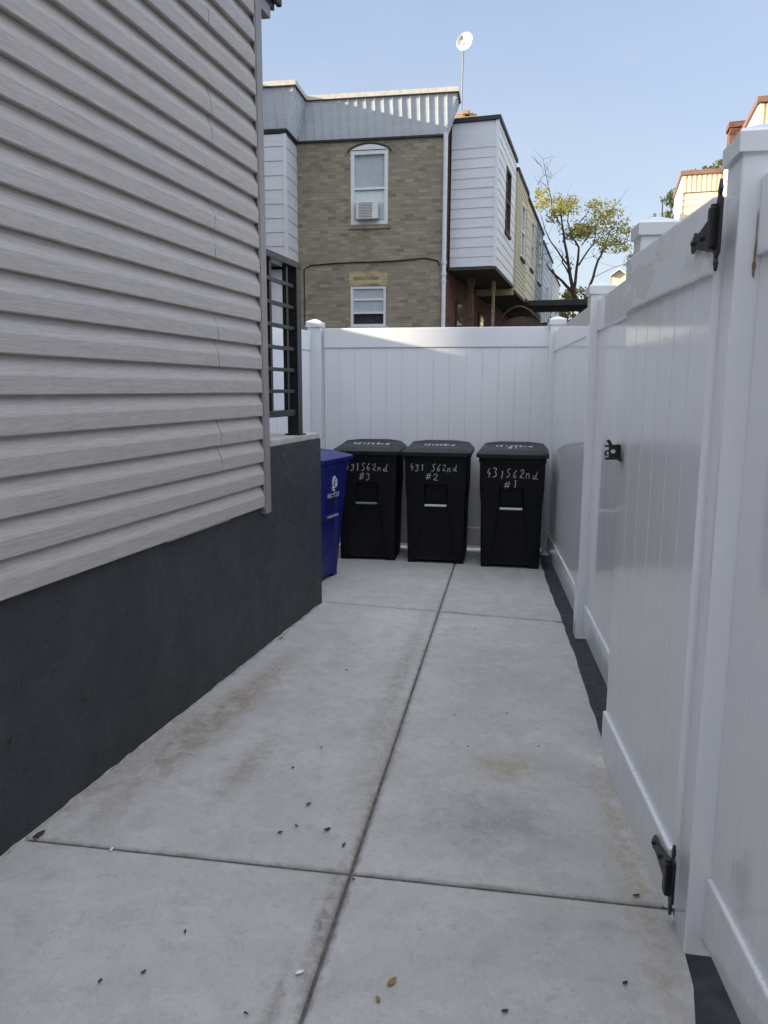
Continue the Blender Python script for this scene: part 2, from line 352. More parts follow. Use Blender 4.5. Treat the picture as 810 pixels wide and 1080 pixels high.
# ------------------------------------------------------------------ ground
g = MB(); g.faces([(-900, -900, -.06), (900, -900, -.06), (900, 900, -.06), (-900, 900, -.06)], [(0, 1, 2, 3)])
structure(g.build('ground', M['ground']))
WA = R(15.0); WP = Vector((-.438, 5.216, 0))         # line of the left house wall
JD = Vector((.782, 4.657, 0)).normalized()           # the long joint between the slabs
def clip(poly, p, n):
    out = []
    for i in range(len(poly)):
        a, b = poly[i], poly[(i + 1) % len(poly)]
        da, db = (a - p).dot(n), (b - p).dot(n)
        if da >= 0: out.append(a)
        if da * db < 0: out.append(a + (b - a) * (da / (da - db)))
    return out
def jitter_line(pts, step=.12, amp=.006):
    out = []
    for a, b in zip(pts[:-1], pts[1:]):
        n = max(1, int((b - a).length / step))
        for k in range(n): out.append(a + (b - a) * k / n + Vector((random.uniform(-amp, amp), 0, 0)))
    out.append(pts[-1]); return out
J0 = Vector((.585, 6.253, 0)); JN = Vector((JD.y, -JD.x, 0))
HW = .0055
cross = [(Vector((-1.164, 2.341, 0)), Vector((.823, 2.018, 0))), (Vector((-.406, 5.241, 0)), Vector((1.207, 4.772, 0)))]
cross.insert(0, (Vector((-1.6, -.7, 0)), Vector((.6, -1.05, 0))))
edge = [Vector(p) for p in [(.36, -4, 0), (.60, .2, 0), (.749, 1.596, 0), (.827, 1.962, 0), (.935, 2.959, 0), (1.09, 4.1, 0), (1.25, 5.443, 0), (1.385, 6.539, 0), (1.47, 7.05, 0)]]
edge = jitter_line(edge)
outline = [Vector((-3.6, -4, 0))] + edge + [Vector((-1.6, 7.5, 0))]
def slab_outline():
    # ear-safe: the strip is split along the long joint, then across
    return outline
g = MB()
for side in (-1, 1):
    for k in range(len(cross) + 1):
        poly = list(outline)
        poly = clip(poly, J0 + JN * side * HW, JN * side)
        if k > 0:
            a, b = cross[k - 1]; d = (b - a).normalized(); n = Vector((-d.y, d.x, 0)); poly = clip(poly, a + n * HW, n)
        if k < len(cross):
            a, b = cross[k]; d = (b - a).normalized(); n = Vector((-d.y, d.x, 0)); poly = clip(poly, a - n * HW, -n)
        if len(poly) < 3: continue
        c = sum(poly, Vector()) / len(poly)
        top = []
        m_ = len(poly)
        def inner(d_):                                    # each edge drawn in by d_
            out = []
            for q in range(m_):
                a, b, e_ = poly[q - 1], poly[q], poly[(q + 1) % m_]
                u1, u2 = (b - a).normalized(), (e_ - b).normalized(); n1, n2 = Vector((-u1.y, u1.x, 0)), Vector((-u2.y, u2.x, 0))
                if (c - b).dot(n1) < 0: n1 = -n1
                if (c - b).dot(n2) < 0: n2 = -n2
                out.append(b + (n1 + n2) / max(.4, 1 + n1.dot(n2)) * d_)
            return out
        mid, top = inner(.005), inner(.014)
        n = len(poly)
        g.loft([[Vector((p.x, p.y, -.08)) for p in poly], [Vector((p.x, p.y, -.006)) for p in poly], [Vector((p.x, p.y, -.002)) for p in mid], [Vector((p.x, p.y, 0)) for p in top]], False, True)
structure(g.build('concrete_path', M['concrete']))
g = MB(); g.faces([(-3.6, -4, -.009), (.5, -4, -.009), (1.6, 7.4, -.009), (-1.6, 7.6, -.009)], [(0, 1, 2, 3)])
structure(g.build('joint_soil', M['joint_dirt']))
g = MB()
ce = [Vector((.34, -4, 0)), Vector((.58, .2, 0)), Vector((.74, 1.6, 0)), Vector((.82, 1.96, 0)), Vector((.90, 2.96, 0)), Vector((1.22, 5.44, 0)), Vector((1.37, 6.54, 0)), Vector((1.46, 7.05, 0))]
for a, b in zip(ce[:-1], ce[1:]):
    g.faces([(a.x, a.y, -.004), (a.x + .5, a.y, -.004), (b.x + .5, b.y, -.004), (b.x, b.y, -.004)], [(0, 1, 2, 3)])
structure(g.build('curb_strip', M['curb']))

# ------------------------------------------------------------------ left house
H = thing('siding_house', 'low taupe clapboard house on dark painted foundation, left of the concrete path', 'house', WP, -WA)
L0 = -9.0; YC = -.995                                    # the wall runs from L0 to the corner YC, then the porch base to 0
E = .127; ZB = .845; NC = 22
g = MB(); g.box(-5, 0, L0, -.0, -.05, 1.165, bev=0)
found = g.build('foundation', M['dark_paint'], H)
g = MB(); g.box(-1.75, -.004, -1.05, -.004, 1.165, 1.205, bev=.008); g.build('porch_slab', M['concrete_cap'], H)
g = MB(); g.box(-5, -.012, L0, YC - .02, 1.165, ZB + NC * E + .1); g.build('wall_core', M['roof_dark'], H)
def course(k, y0, y1, dx):
    z = ZB + k * E; x0, x1 = .003, .030
    pr = [(x0 - .02 + dx, z + .006), (x0 + dx, z - .001), (x1 - .004 + dx, z - .003), (x1 + dx, z + .001), (x1 + dx, z + .058), (x1 - .003 + dx, z + .068), (x0 + .003 + dx, z + .112), (x0 + dx, z + E + .006), (x0 - .02 + dx, z + E + .006)]
    return pr
g = MB()
for k in range(NC):
    p = k // 2
    ys = [L0, -1.52 if p % 2 else -5.1, YC + .0]
    for i in range(2):
        a, b = ys[i], ys[i + 1]
        wob = .0
        dx = 0
        aa = a + (.0060 if i else 0)
        pr = course(k, aa, b, dx)
        # the ends of the panels are cut a little ragged, as vinyl is
        n = len(pr); vs = []
        for (yy, s_) in ((aa, 1), (b, 0)):
            for (x, z) in pr:
                off = (.009 * math.sin((z - ZB) / E * 2 * math.pi + p) + .004 * math.sin(z * 40)) if ((s_ and i) or (not s_ and not i)) else 0
                vs.append((x, yy + off, z))
        g.faces(vs, [(j, (j + 1) % n, n + (j + 1) % n, n + j) for j in range(n)] + [tuple(range(n - 1, -1, -1)), tuple(range(n, 2 * n))])
g.build('siding', M['siding'], H)
g = MB()
zt = ZB + NC * E + .1
g.box(-.01, .034, YC - .012, YC + .062, ZB - .045, zt, bev=.004)
g.box(.022, .030, YC - .022, YC - .010, ZB - .02, zt, bev=.002)
g.box(-.09, .026, YC + .060, YC + .074, ZB + .055, zt, bev=.004)
g.build('corner_trim', M['taupe_trim'], H)
g = MB(); g.box(-5, -.02, YC - .02, YC + .055, 1.21, zt); g.build('end_wall', M['taupe_trim'], H)
g = MB(); g.box(.000, .012, -2.02, -1.42, ZB - .012, ZB + .004); g.build('starter_strip', M['white_strip'], H)
RZ = 3.50
g = MB(); yy = L0; rings = []
while yy < .0:
    a_ = random.uniform(.004, .014); b_ = random.uniform(.003, .012)
    if random.random() < .12: a_ = random.uniform(.02, .03)
    rings.append([(-.01, yy, -.01), (a_, yy, -.01), (a_ * .8, yy, .003), (.004, yy, b_), (-.01, yy, b_)]); yy += random.uniform(.03, .07)
g.loft(rings); g.build('mortar_fillet', M['fillet'], found)
rf = MB().extrude([(-5.2, RZ + 1.2), (-5.2, RZ + 1.0), (.02, RZ + .03), (.02, RZ + .20)], 1, L0 - .3, YC + .27).build('roof', M['roof_dark'], H)
g = MB(); g.box(.02, .05, L0 - .3, YC + .31, RZ + .06, RZ + .18, bev=.01); g.build('gutter', M['black_trim'], rf)
g = MB(); g.box(-.03, .018, YC + .08, YC + .22, RZ - .03, RZ + .05, bev=.003); g.build('fascia', M['taupe_trim'], rf)

# porch railing: black steel panel along the edge of the porch
RL = thing('porch_railing', 'black steel railing with horizontal bars on the porch edge', 'railing', WP + Matrix.Rotation(-WA, 3, 'Z') @ Vector((-.05, -.30, 1.205)), -WA)
g = MB(); g.box(-.05, .025, -.04, .035, 0, 1.06, bev=.003); g.box(-.065, .04, -.055, .05, 0, .010, bev=.002); g.build('post', M['black_metal'], RL)
g = MB(); g.box(-.045, .030, -1.2, .04, 1.035, 1.075, bev=.004); g.build('top_rail', M['black_metal'], RL)
g = MB(); g.box(-.03, .012, -1.2, -.04, .125, .165, bev=.003); g.build('bottom_rail', M['black_metal'], RL)
for yy in (-.145, -.40, -.75, -1.1):
    g = MB(); g.box(-.022, .004, yy - .016, yy + .016, .165, 1.035, bev=.002); g.build('upright', M['black_metal'], RL)
for zz in (.28, .41, .54, .668, .795, .925):
    g = MB(); g.box(-.018, .010, -1.2, -.04, zz - .011, zz + .011, bev=.002); g.build('bar', M['black_metal'], RL)

# ------------------------------------------------------------------ white vinyl fences
def frame(p, yaw): return Matrix.Translation(p) @ Matrix.Rotation(-yaw, 4, 'Z')
PW = .127
def post(root, y, h, x=0.0, w=PW, cap=True, rot=0, base=-.06):
    """square post whose near face starts at local y"""
    T = Matrix.Translation((x + w / 2, y + w / 2, 0)) @ Matrix.Rotation(rot, 4, 'Z')
    g = MB(); g.box(-w / 2, w / 2, -w / 2, w / 2, base, h, T, bev=.006); o = g.build('post', M['vinyl'], root)
    g = MB(); c = w / 2 + .010
    ring = lambda s, z: [T @ Vector((a * s, b * s, z)) for a, b in ((-1, -1), (1, -1), (1, 1), (-1, 1))]
    g.loft([ring(c, h - .035), ring(c + .001, h + .008), ring(c - .006, h + .016), ring(.012, h + .040)], True, True)
    g.build('cap', M['vinyl'], o)
    return o
def boards(y0, y1, z0, z1, x0, x1, bw=.148, gw=.0018, gd=.0045):
    g = MB(); n = max(1, round((y1 - y0) / bw)); bw = (y1 - y0) / n; pr = []
    for k in range(n):
        a, b = y0 + k * bw, y0 + (k + 1) * bw
        pr += [(x0 + gd, a), (x0, a + gw), (x0, b - gw), (x0 + gd, b)]
    back = [(x1 - gd if i % 4 in (0, 3) else x1, q[1]) for i, q in enumerate(pr)]
    poly = pr + back[::-1]
    return g.extrude(poly, 2, z0, z1)
def section(root, y0, y1, x, zb, zt, rail=.178, rt=.045, bt=.022, vm=None, groove=(.0018, .0045)):
    """rails and tongue and groove boards between two posts; x is the centre of the posts"""
    vm = vm or M['vinyl']
    g = MB(); g.box(x - rt / 2, x + rt / 2, y0, y1, zt - rail, zt, bev=.007); g.build('top_rail', vm, root)
    g = MB(); g.box(x - rt / 2, x + rt / 2, y0, y1, zb, zb + rail, bev=.007); g.build('bottom_rail', M['vinyl_low'], root)
    boards(y0, y1, zb + rail - .01, zt - rail + .01, x - bt / 2, x + bt / 2, gw=groove[0], gd=groove[1]).build('board_panel', M['vinyl'], root)

# right run
pA, pB = Vector((.98, 2.80, 0)), Vector((1.175, 4.465, 0))
yaw = math.atan2(pB.x - pA.x, pB.y - pA.y)
ln = (pB - pA).length
FR = thing('vinyl_fence', 'white vinyl fence running along the right of the path beyond the gate', 'fence', pA, -yaw)
hT, top = 2.075, 2.01
post(FR, .125, 2.10, x=-.05); post(FR, ln, hT)
cy = ln + 2.43
post(FR, cy, hT)
section(FR, PW + .125, ln, PW / 2, .035, top); section(FR, ln + PW, cy, PW / 2, .035, top)
# near run, this side of the gate
gp = Vector((.806, 1.832, 0))
FN = thing('vinyl_fence', 'white vinyl fence panel with hinge post in the near right corner', 'fence', gp, -R(5.5))
post(FN, 0, 2.07, x=.012, rot=-R(4))
post(FN, -1.95, 2.075)
section(FN, -1.95 + PW, -.0, PW / 2 + .01, .05, 1.985)
g = MB()
for (zz, w_, h_) in ((1.815, .0025, .035), (1.785, .006, .014), (1.86, .0015, .06), (1.772, .003, .016)):
    n = 10; ol = [(.049 + w_ * math.cos(2 * math.pi * k / n) * random.uniform(.6, 1.1), zz + h_ * math.sin(2 * math.pi * k / n) * random.uniform(.7, 1.1)) for k in range(n)]
    g.extrude(ol, 1, -.0022 - zz * .0001, -.0008)
g.build('rust_stain', M['rust'], FN)
# gate
g0, g1 = Vector((.799, 1.966, 0)), Vector((.876, 2.86, 0))
gy = math.atan2(g1.x - g0.x, g1.y - g0.y); gl = (g1 - g0).length
GT = thing('vinyl_gate', 'white vinyl gate leaf with black strap hinges and scuffed top rail', 'gate', g0, -gy)
section(GT, -.030, gl, .024, .055, 1.965, rail=.185, rt=.05, bt=.024, vm=M['vinyl_worn'], groove=(.003, .009))
def hinge(z):
    h0 = -.098                                            # the barrel sits in front of the post face
    # strap on the gate leaf, spring barrel, pointed plate on the post
    g = MB()
    st = [(.008, z + .045), (.13, z + .012), (.165, z + .020), (.18, z + .004), (.19, z - .012), (.178, z - .03), (.155, z - .022), (.13, z - .028), (.008, z - .055)]
    g.extrude([(p_ + h0, q_) for p_, q_ in st], 0, -.012, -.006)
    for yy in (.05, .10, .165): g.cyl((-.015, yy + h0, z - .006), (1, 0, 0), .006, .008, 8)
    o = g.build('strap_hinge', M['black_metal'], GT)
    g = MB(); g.box(-.030, -.008, -.014 + h0, .012 + h0, z - .046, z + .046, bev=.004); g.cyl((-.019, -.001 + h0, z), (0, 0, 1), .0085, .104, 12); g.build('barrel', M['black_metal'], o)
    g = MB(); pl = [(-.034, z - .075), (-.020, z - .09), (-.026, z - .105), (-.018, z - .13), (-.008, z - .105), (-.010, z - .09), (-.004, z - .07), (-.004, z + .07), (-.010, z + .09), (-.008, z + .105), (-.018, z + .135), (-.026, z + .105), (-.020, z + .09), (-.034, z + .075)]
    g.extrude([(a * 1.0 + h0, (b - z) * .78 + z) for a, b in pl], 0, -.016, -.009); g.build('post_plate', M['black_metal'], o)
    return o
hinge(1.878); hinge(.20)
z = 1.28; y = gl - .06
g = MB()
# the latch plate stands out from the leaf, so its hole faces along the path
n = 16; hx, hz = -.030, z - .006
ringo = [(-.050, -.034), (.0, -.034)]
out = [(-.002, z - .012 - .026), (-.002, z + .030), (-.048, z + .030), (-.048, z - .038)]
def sq(t):
    c_, s_ = math.cos(t), math.sin(t); k = 1 / max(abs(c_), abs(s_)); return (-.025 + .023 * c_ * k, z - .004 + .034 * s_ * k)
ro = [sq(2 * math.pi * k / 32) for k in range(32)]; ri = [(hx + .011 * math.cos(2 * math.pi * k / 32), hz + .011 * math.sin(2 * math.pi * k / 32)) for k in range(32)]
g.loft([[(a, y, b) for a, b in ro], [(a, y, b) for a, b in ri], [(a, y + .005, b) for a, b in ri], [(a, y + .005, b) for a, b in ro], [(a, y, b) for a, b in ro]], False, False)
g.box(-.064, .002, y - .012, y + .002, z - .050, z - .038, bev=.002)
g.box(-.066, -.045, y - .004, y + .006, z + .018, z + .028, bev=.002)
g.tube([(-.055, y - .002, z - .030), (-.064, y - .002, z - .018), (-.060, y - .002, z - .004), (-.050, y, z - .002)], .005, 8)
g.tube([(-.040, y, z + .026), (-.048, y, z + .046), (-.056, y, z + .056)], .0075, 8)
g.tube([(-.004, y - .008, z - .046), (.006, y - .012, z - .056)], .009, 8)
g.box(-.004, -.001, y - .02, y + .06, z - .05, z + .03)
bmesh.ops.transform(g.bm, matrix=Matrix.Translation((0, y, z)) @ Matrix.Diagonal((.85, .85, .68, 1)) @ Matrix.Translation((0, -y, -z)), verts=list(g.bm.verts))
g.build('latch', M['black_metal'], GT)

# back fence
BY = R(9.6)
bo = Vector((.8, 6.95, 0))
FB = thing('vinyl_fence', 'white vinyl fence across the end of the path behind the black carts', 'fence', bo, -(BY + R(90)))
# local +y runs to the right along the fence, local -x faces the camera... build mirrored: x grows away from the path
def bx(xl): return xl
bl, br = -1.52, .665
T = FB
section(T, bl + PW, br, -PW / 2, .05, 2.055)
post(T, bl - .02, 2.10, x=-PW)
post(T, br, 2.10, x=-PW)
g = MB(); g.box(-PW / 2 - .012, -PW / 2 + .10, bl, br, -.06, -.016); g.build('sill_board', M['parapet'], T)
# left fence, behind the porch
lp = Vector((-.68, 7.20, 0)); lq = Vector((-1.46, 5.42, 0))
ly = math.atan2(lp.x - lq.x, lp.y - lq.y)
FL = thing('vinyl_fence', 'white vinyl fence seen through the porch railing bars', 'fence', lq, -ly)
section(FL, 0, (lp - lq).length - .02, -.02, .05, 2.03)
post(FL, -PW, 2.09, x=-.08)

# ------------------------------------------------------------------ wheeled carts
def cart_ring(w, yf, yb, z, rec, hw, c=.035):
    return [(-w / 2, yf + c, z), (-w / 2 + c * .3, yf + c * .3, z), (-w / 2 + c, yf, z), (-hw - .014, yf, z), (-hw, yf + rec, z), (hw, yf + rec, z), (hw + .014, yf, z), (w / 2 - c, yf, z), (w / 2 - c * .3, yf + c * .3, z), (w / 2, yf + c, z),
            (w / 2, yb - c, z), (w / 2 - c, yb, z), (-w / 2 + c, yb, z), (-w / 2, yb - c, z)]
def yfront(z): return -.085 * z / .93
GL = {
 '4': [[(.55, 1), (.1, .45), (.75, .42)], [(.62, .62), (.52, 0)]],
 '3': [[(.1, .92), (.5, 1), (.68, .82), (.35, .58), (.7, .4), (.55, .08), (.08, .06)]],
 '1': [[(.3, .8), (.5, 1), (.45, 0)]],
 'S': [[(.75, .95), (.4, 1), (.2, .78), (.45, .58), (.72, .35), (.5, .04), (.1, .08)]],
 '6': [[(.65, 1), (.25, .6), (.15, .25), (.4, 0), (.68, .2), (.5, .45), (.2, .3)]],
 '2': [[(.1, .75), (.3, 1), (.65, .9), (.6, .55), (.1, .05), (.45, .12), (.85, .02)]],
 'n': [[(.1, .5), (.15, 0)], [(.14, .35), (.4, .5), (.6, .38), (.6, 0)]],
 'd': [[(.6, .42), (.3, .5), (.1, .22), (.35, 0), (.6, .2)], [(.72, .98), (.6, .25), (.7, .02), (.95, .05)]],
 '#': [[(.35, .95), (.2, .05)], [(.68, 1), (.52, .1)], [(.05, .65), (.85, .72)], [(.02, .32), (.82, .4)]],
 '5': [[(.7, 1), (.25, .97), (.2, .6), (.6, .55), (.65, .2), (.15, .02)]],
}
def write(g, text, width, height, mp, rad, sl=.12, jit=.05):
    n = len(text); adv = width / n
    for i, ch in enumerate(text):
        if ch == ' ': continue
        dy = random.uniform(-jit, jit) * height * 1.8; k = random.uniform(.84, 1.16); slc = sl + random.uniform(-.08, .12); rr = rad * random.uniform(.8, 1.15)
        for st in GL[ch]:
            pts = []
            # smooth the stroke a little
            sm = []
            for a, b in zip(st[:-1], st[1:]):
                for t in (0, .34, .67): sm.append((a[0] + (b[0] - a[0]) * t, a[1] + (b[1] - a[1]) * t))
            sm.append(st[-1])
            for _ in range(2 if len(st) > 2 else 0):
                sm = [sm[0]] + [((sm[j - 1][0] + 2 * sm[j][0] + sm[j + 1][0]) / 4, (sm[j - 1][1] + 2 * sm[j][1] + sm[j + 1][1]) / 4) for j in range(1, len(sm) - 1)] + [sm[-1]]
            for (u, v) in sm:
                pts.append(mp(-width / 2 + (i + u * .92 + slc * v) * adv, (v * k - .5) * height + dy))
            g.tube(pts, [rr * random.uniform(.65, 1.2) for _ in pts], 5)
def make_cart(label, loc, rz, body, lid, texts, group, bar=None, lidtext=None, emblem=False, bw=.498):
    C = thing('wheeled_cart', label, 'trash cart', loc, rz, group)
    g = MB()
    lv = [(.03, 0, .15), (.055, .012, .15), (.30, .014, .125), (.49, .014, .10), (.503, 0, .10), (.530, 0, .092), (.535, .030, .09), (.69, .030, .09), (.70, 0, .09), (.90, 0, .09)]
    rings = []
    for z, rec, hw in lv:
        t = z / .9; wd = bw + (.518 - bw) * t + (.018 if z > .6 else 0)
        rings.append(cart_ring(wd, yfront(z), .40 + .06 * t, z, rec, hw))
    rings.append(cart_ring(.552, yfront(.9) - .010, .475, .905, 0, .09)); rings.append(cart_ring(.552, yfront(.9) - .010, .48, .948, 0, .09))
    g.loft(rings)
    for sx in (-1, 1):
        x0 = sx * (bw / 2 - .085)
        g.box(min(x0, x0 + sx * .08), max(x0, x0 + sx * .08), .004, .10, 0, .034, bev=.006)
        g.box(min(x0, x0 + sx * .08), max(x0, x0 + sx * .08), .26, .36, 0, .034, bev=.006)
    b = g.build('body', body, C, True)
    g = MB()
    def lr(w, yf, yb, zf, zb, c):
        f = lambda y: zf + (zb - zf) * (y - yf) / (yb - yf)
        pts = [(-w / 2, yf + c), (-w / 2 + c, yf), (w / 2 - c, yf), (w / 2, yf + c), (w / 2, yb - c), (w / 2 - c * 1.2, yb), (-w / 2 + c * 1.2, yb), (-w / 2, yb - c)]
        return [(x, y, f(y)) for x, y in pts]
    YF = yfront(.93) - .035
    g.loft([lr(.588, YF + .004, .505, .944, .944, .035), lr(.592, YF, .508, .950, .950, .035), lr(.592, YF, .508, .976, .976, .035), lr(.578, YF + .012, .50, .985, .99, .04), lr(.50, YF + .085, .46, 1.008, 1.044, .10), lr(.47, YF + .10, .44, 1.006, 1.041, .09), lr(.44, YF + .13, .42, 1.003, 1.034, .08)])
    lo = g.build('lid', lid, C, True)
    g = MB(); g.tube([(-.17, .50, .99), (-.17, .545, 1.0), (.17, .545, 1.0), (.17, .50, .99)], .014, 8); g.build('handle', lid, lo)
    for sx in (-1, 1):
        g = MB(); g.cyl((sx * .205, .40, .10), (1, 0, 0), .10, .05, 24); g.build('wheel', M['rubber'], C, True)
    g = MB(); g.cyl((0, yfront(.518) - .010, .518), (1, 0, 0), .0095, .185, 10); g.build('grab_bar', bar or M['grey_bar'], C, True)
    if texts:
        for (tx, wd, ht, zc, xc) in texts:
            g = MB(); mp = lambda u, v: (xc + u, yfront(zc + v) - .0015, zc + v)
            write(g, tx, wd, ht, mp, .0029)
            g.build('hand_lettering', M['paint_pen'], C)
    if lidtext:
        g = MB()
        for (tx, wd, ht, yc) in lidtext:
            y0, y1, za, zb_ = YF + .13, .42, 1.003, 1.034
            mp = lambda u, v: (u, yc + v, za + (zb_ - za) * (yc + v - y0) / (y1 - y0) + .001)
            write(g, tx, wd, ht, mp, .0045)
        g.build('hand_lettering', M['paint_pen'], lo)
    if emblem:
        g = MB(); zc = .775
        mp = lambda u, v: (u, yfront(zc + v) - .002, zc + v)
        def arrow(a0, cx=0, cz=0, r=.043):
            A = [a0 + R(t) for t in (0, 28, 60, 92)]
            g.tube([mp(cx + r * math.cos(t) * .8, cz + r * math.sin(t) * 1.25) for t in A], [.010, .010, .010, .004], 6)
            t = A[2]
        for k in range(3): arrow(R(90 + 120 * k))
        g.tube([mp(-.018, -.03), mp(-.018, .02), mp(.018, .02), mp(.018, -.03), mp(-.018, -.03)], .006, 6)
        g.build('emblem', M['paint_pen'], C)
        cu = bpy.data.curves.new('lettering', 'FONT'); cu.body = 'RECYCLE'; cu.size = .050; cu.align_x = 'CENTER'; cu.extrude = .001
        tmp = bpy.data.objects.new('tmp', cu); COL.objects.link(tmp)
        bpy.context.view_layer.update()
        me = bpy.data.meshes.new_from_object(tmp.evaluated_get(bpy.context.evaluated_depsgraph_get()))
        bpy.data.objects.remove(tmp)
        lean = math.atan(.085 / .93)
        me.transform(Matrix.Translation((0, yfront(.672) - .003, .668)) @ Matrix.Rotation(R(90) + lean, 4, 'X'))
        me.materials.append(M['paint_pen'])
        o = bpy.data.objects.new('lettering', me); COL.objects.link(o); o.parent = C
    return C
GC = 'black wheeled carts in a row at the back fence'
fz = -BY
make_cart('black wheeled cart marked #3, beside the blue cart', (-.145, 6.60, 0), fz + R(1.5), M['cart_black'], M['cart_lid'], [('431S62nd', .38, .066, .835, 0), ('#3', .11, .062, .755, -.01)], GC, M['grey_dull'], [('431S62nd', .34, .08, .20)])
make_cart('black wheeled cart marked #2, middle of the three black carts', (.450, 6.475, 0), fz, M['cart_black'], M['cart_lid'], [('431 S62nd', .41, .060, .845, -.02), ('#2', .12, .060, .762, -.03)], GC, None, [('431S62nd', .28, .08, .20)])
make_cart('black wheeled cart marked #1, nearest the right corner', (1.070, 6.305, 0), fz - R(1.5), M['cart_black'], M['cart_lid'], [('431562nd', .43, .075, .812, 0), ('#1', .13, .068, .725, .0)], GC, None, [('431562nd', .33, .07, .22), ('#1', .10, .06, .12)])
make_cart('blue recycling cart half hidden behind the dark porch base', (-.455, 5.875, 0), R(68), M['cart_blue'], M['cart_blue'], None, None, M['grey_dull'], None, True, .42)

# ------------------------------------------------------------------ the brick house behind the fence
def window(root, x0, x1, z0, z1, y, fw=.07, meet=None, mats=('window_white', 'blind'), bars=(), depth=.10, sill=True, axis='y', sillm='parapet', shade=None):
    """frame set into a wall whose outer face is at local y; looks towards -y"""
    g = MB()
    g.box(x0, x0 + fw, y - .02, y + depth, z0, z1); g.box(x1 - fw, x1, y - .02, y + depth, z0, z1)
    g.box(x0 + fw, x1 - fw, y - .019, y + depth, z0, z0 + fw); g.box(x0 + fw, x1 - fw, y - .019, y + depth, z1 - fw, z1)
    for b in bars: g.box(x0 + fw, x1 - fw, y - .012, y + depth - .01, b - .025, b + .025)
    o = g.build('window', M[mats[0]], root)
    g = MB(); g.box(x0 + fw, x1 - fw, y + .05, y + .056, z0 + fw, z1 - fw); g.build('pane', M['glass'] if mats[1] is None else M[mats[1]], o)
    if shade:
        g = MB(); g.box(x0 + fw, x1 - fw, y + .035, y + .042, shade[0], shade[1]); g.build('shade', M['shade'], o)
    if sill: g = MB(); g.box(x0 - .06, x1 + .06, y - .06, y + .05, z0 - .10, z0 - .003); g.build('sill', M[sillm], o)
    return o
def lap(g, x0, x1, z0, z1, y, ex=.215, d=.014, core=.05):
    """clapboards on a wall facing -y at local y"""
    z = z0
    while z < z1 - .01:
        t = min(z + ex, z1)
        g.extrude([(y - d, z), (y - .001, t), (y + core, t), (y + core, z)], 0, x0, x1)
        z = t
def holed_wall(g, x0, x1, z0, z1, y0, y1, holes):
    """a wall with rectangular openings, as butted blocks"""
    xs = sorted({x0, x1, *[h[0] for h in holes], *[h[1] for h in holes]})
    for a, b in zip(xs[:-1], xs[1:]):
        hs = sorted([(h[2], h[3]) for h in holes if h[0] <= a + 1e-6 and h[1] >= b - 1e-6])
        z = z0
        for (p, q) in hs:
            g.box(a, b, y0, y1, z, p); z = q
        g.box(a, b, y0, y1, z, z1)

BO = Vector((1.326, 18.0, 0))
B = thing('brick_house', 'tan brick row house end with white flared cornice behind the back fence', 'house', BO, -BY)
X0, X1 = -3.42, -.04
W1 = (-2.15, -1.28, 5.24, 6.86); W2 = (-2.16, -1.32, 2.95, 3.87)
g = MB(); holed_wall(g, X0, X1, -.05, 7.2, 0, .3, [W1, W2])
wall = g.build('wall', M['tan_brick'], B)
g = MB(); g.box(X0, X1 - .01, .32, 9, -.05, 7.8); g.build('wall_core', M['dark_room'], B)
g = MB(); g.box(X1 + .002, X1 + .018, .02, 9, -.05, 4.3); g.build('rear_wall', M['red_brick'], B)
# arched top of the upper window
n = 12; pr = [(W1[0], 6.86)] + [(W1[0] + (W1[1] - W1[0]) * k / n, 6.86 + .11 * math.sin(math.pi * k / n)) for k in range(n + 1)] + [(W1[1], 6.86)]
o = window(B, *W1[:2], W1[2], W1[3] - .01, .03, .085, mats=('window_white', 'blind'), bars=(6.03,), shade=(5.38, 5.99), sillm='tan_brick')
g = MB(); g.extrude(pr[1:-1], 1, -.012, -.002); g.build('arch_panel', M['window_white'], o)
g = MB(); arc = [(-1.715 + .53 * math.cos(R(a)), 0, 6.74 + .26 * math.sin(R(a))) for a in range(15, 166, 10)]; g.tube(arc, .022, 6); g.build('arch_trim', M['soffit_dark'], o)
g = MB(); g.box(W1[0] + .085, W1[1] - .085, .035, .06, 5.60, 5.66); g.build('rail', M['window_white'], o)
o = window(B, *W2, .03, .06, mats=('window_white', 'dark_room'), bars=(3.27, 3.57), sillm='parapet')
g = MB(); g.box(W2[0] + .06, W2[1] - .06, .045, .052, 3.30, 3.81); g.build('curtain', M['blind'], o)
for k in range(6):
    pass
g = MB(); g.box(W2[0] - .03, W2[1] + .03, -.006, .02, 3.885, 4.19); g.build('lintel', M['lintel_brick'], B)
# air conditioner
AC = thing('air_conditioner', 'small white air conditioner in the upper window of the brick house', 'air conditioner', BO + Matrix.Rotation(-BY, 3, 'Z') @ Vector((-1.74, -.02, 5.335)), -BY)
g = MB(); g.box(-.25, .25, -.14, .0, 0, .39, bev=.012); g.build('casing', M['ac_white'], AC)
g = MB(); g.box(-.19, .12, -.152, -.142, .04, .35)
g.build('grille', M['ac_grille'], AC)
g = MB()
for k in range(9): g.box(-.19, .12, -.158, -.153, .05 + k * .034, .062 + k * .034)
g.build('louvre', M['ac_white'], AC)
for a, b_ in ((-.345, -.255), (.255, .37)):
    g = MB(); g.box(a, b_, .03, .05, .0, .37); g.build('side_panel', M['blind'], AC)
